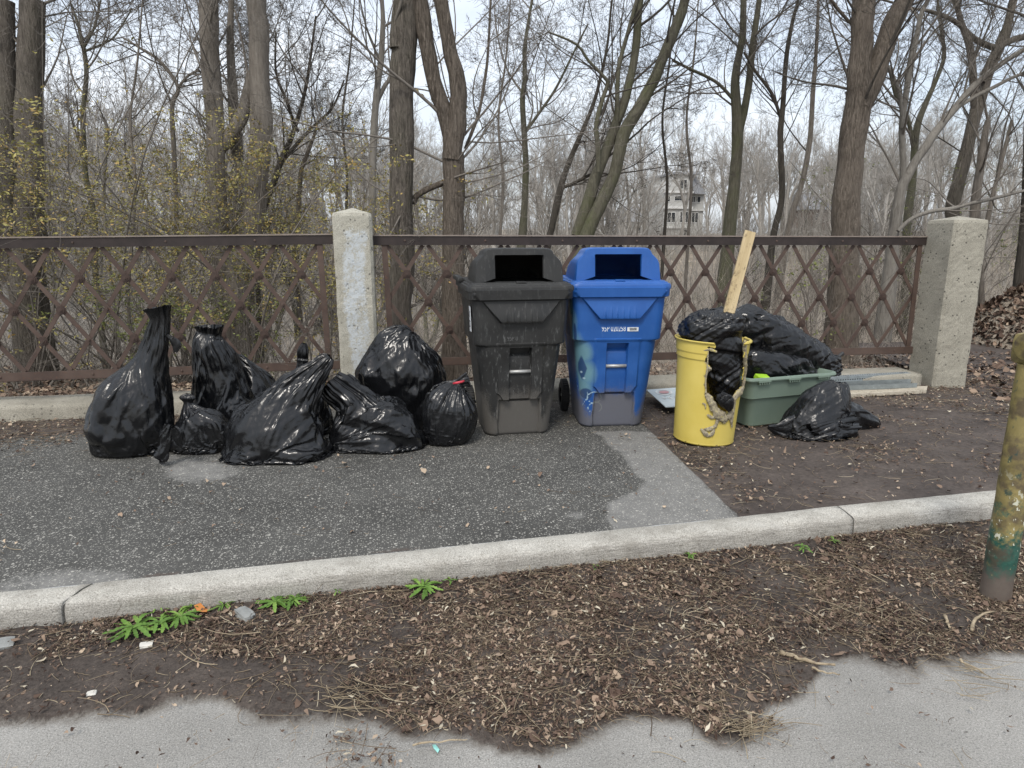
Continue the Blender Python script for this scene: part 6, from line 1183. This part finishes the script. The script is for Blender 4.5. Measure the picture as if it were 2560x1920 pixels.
def dens_up(X, Y):
    r = sm(X-edge_x(Y), -.02, .05)*(.18+.8*sm(fbm(X*1.6, Y*1.6, 0, 83, 3), -.05, .4)+.5*sm(X, 4.2, 5.4)+.5*np.exp(-np.abs(X-edge_x(Y))/.15)); l = sm(X, -.6, -1.5)*sm(Y-.25*noise(X*2, Y*2, 0, 84), 4.7, 5.2)*.9; return np.clip(np.maximum(r, l)+.5*np.exp(-(plinth_front(X)-Y)/.05)+.006, 0, 1)
leaf_litter('leaf_litter', up_pts(7500, dens_up), rng, .009, .026, LEAF_M, asp=.36, tone=rng.beta(2, 1.7, 7500)); leaf_litter('seed_litter', up_pts(700, dens_up), rng, .014, .03, SEED_M, asp=.16); straws('dry_stalks', up_pts(3800, dens_up), rng, .03, .16, .0012, STRAW_M)
straws('dry_stalks', up_pts(260, dens_up), rng, .12, .34, .0017, STRAW_M)
leaf_litter('leaf_litter', up_pts(1500, lambda X, Y: sm(X, 5.0, 5.4)*.9+0*Y, (4.8, 8.2), (4.2, 7.6)), rng, .03, .07, LEAF_M, asp=.4, tone=rng.beta(2, 1.5, 1500))
# beyond the railing at the left, and on the mound
X = rng.uniform(-9, 1.5, 16000); Y = 5.95+5.2*rng.random(16000)**1.2; leaf_litter('leaf_litter', np.c_[X, Y, land(X, Y)], rng, .03, .065, LEAF_M, asp=.42, tone=rng.beta(2.4, 1.4, 16000), lift=.03)
X = rng.uniform(1.5, 8, 6000); Y = rng.uniform(5.95, 8.5, 6000); leaf_litter('leaf_litter', np.c_[X, Y, land(X, Y)], rng, .03, .07, LEAF_M, asp=.4, tone=rng.beta(2.2, 1.5, 6000), lift=.03)
k = rng.integers(0, len(PV), 9000); q = PV[k]+rng.normal(0, .02, (9000, 3)); q[:, 2] = PV[k][:, 2]; t9 = rng.beta(1.6, 2.0, 9000); leaf_litter('loose_leaves', q, rng, .03, .075, LEAF_M, mound, None, asp=.42, tilt=.8, lift=.03, tone=t9)['kind'] = 'stuff'
# small pieces lying singly on the walk
single = [(765, 1263), (1060, 1185), (1220, 1172), (940, 1230), (760, 1145), (1100, 1320), (520, 1208), (610, 1172), (790, 1172), (1155, 1075), (330, 1140), (130, 1118), (1350, 1190), (880, 1330), (560, 1215), (1450, 1120), (980, 1150), (860, 1160), (1240, 1270), (300, 1290)]
P = np.array([atz(x, y, .006) for x, y in single]); leaf_litter('fallen_leaves', P, rng, .02, .04, LEAF_M, asp=.42, tone=rng.uniform(.6, 1, len(P)))
X = rng.uniform(-3.2, 1.7, 380); Y = rng.uniform(3.0, 5.3, 380); leaf_litter('specks', np.c_[X, Y, 0*X+.004], rng, .008, .02, LEAF_M, asp=.4, tone=rng.uniform(.3, 1, 380)); straws('dry_stalks', np.c_[X+.03, Y-.02, 0*X+.004][:170], rng, .02, .09, .0009, STRAW_M)
ol = leaf_litter('orange_leaf', np.array([atz(505, 1530, LOW+.035)]), np.random.default_rng(5), .075, .08, simple('orange dead leaf', (.52, .20, .05), .6), None, None, asp=.42, tilt=.3); tag(ol, 'orange dead leaf lying on the dandelions below the kerb', 'leaf')
# --- dandelions along the kerb
DAND = leaf_mat('dandelion leaf', (.045, .095, .014), (.10, .19, .03), (.19, .29, .06))
def weed(label, x, y, wpx, nl, seed, back=0, up_=.35, name='dandelion'):
    rng = np.random.default_rng(seed); p = atz(x, y, LOW+.045); s = wpx/FPX*((p-_c)@_fw)/2*.88; V = []; F = []; T = []
    for k in range(nl):
        a = 2*pi*k/nl+rng.normal(0, .3); L = s*rng.uniform(.6, 1.15); el = rng.uniform(.1, 1.1)*up_+.12; m = 13; w0 = L*.105; base = np.array([rng.normal(0, .008), rng.normal(0, .008), 0]); pr = None; tn = rng.random()
        side = np.array([-sin(a), cos(a), 0]); tw = rng.normal(0, .3)
        for i in range(m):
            t_ = i/(m-1); q = base+np.array([cos(a), sin(a), 0])*L*t_*cos(el*(1-.3*t_))+UPV*(L*(sin(el)*t_-.42*t_*t_*(1+el))+.004); q[2] = max(q[2], .002); w_ = w0*(.18+1.35*t_**.8*(1-t_**3.5))*((1.0 if i % 2 else .58))+.0008
            sd_ = side*cos(tw)+UPV*sin(tw)*.6; V += [q-sd_*w_+UPV*w_*.3, q, q+sd_*w_+UPV*w_*.3]; T += [tn*.7+.3*rng.random()]*3
            if i: b = len(V)-6; F += [(b, b+1, b+4, b+3), (b+1, b+2, b+5, b+4)]
    o = obj(name, np.array(V)+p, np.array(F), DAND); attr(o, 'tone', np.array(T)); return tag(o, label, 'weed', 'dandelions along the foot of the kerb')
for i_, (x, y, w_, n, lab) in enumerate(((335, 1572, 150, 22, 'large leftmost dandelion clump at the foot of the kerb'), (405, 1556, 110, 18, 'dandelion overlapping the large leftmost clump on its right'), (448, 1545, 120, 20, 'dandelion left of the orange leaf'), (480, 1520, 70, 10, 'small upright dandelion behind the orange leaf'), (400, 1520, 60, 7, 'thin dandelion standing against the kerb face above the leftmost clump'), (560, 1515, 74, 11, 'small dandelion right of the orange leaf'),
    (690, 1508, 110, 18, 'dandelion clump above and right of the grey stone chip'), (735, 1502, 90, 24, 'fine leaved dandelion at the right of the clump near the stone chip'), (845, 1480, 36, 6, 'tiny weed by the kerb between the two dandelion groups'), (1060, 1468, 125, 20, 'single broad dandelion below the middle of the kerb'), (1128, 1455, 44, 6, 'tiny weed just right of the single broad dandelion'), (1725, 1390, 50, 9, 'faint weed at the kerb foot below the yellow barrel'),
    (2008, 1370, 60, 12, 'low weed at the kerb foot left of the kerb joint'), (2082, 1352, 44, 8, 'upright small weed nearest the kerb joint'), (1488, 1418, 20, 5, 'tiny green sprout at the kerb foot below the blue bin'))): weed(lab, x, y, w_, n, 300+i_, up_=.9 if w_ < 72 else .5)
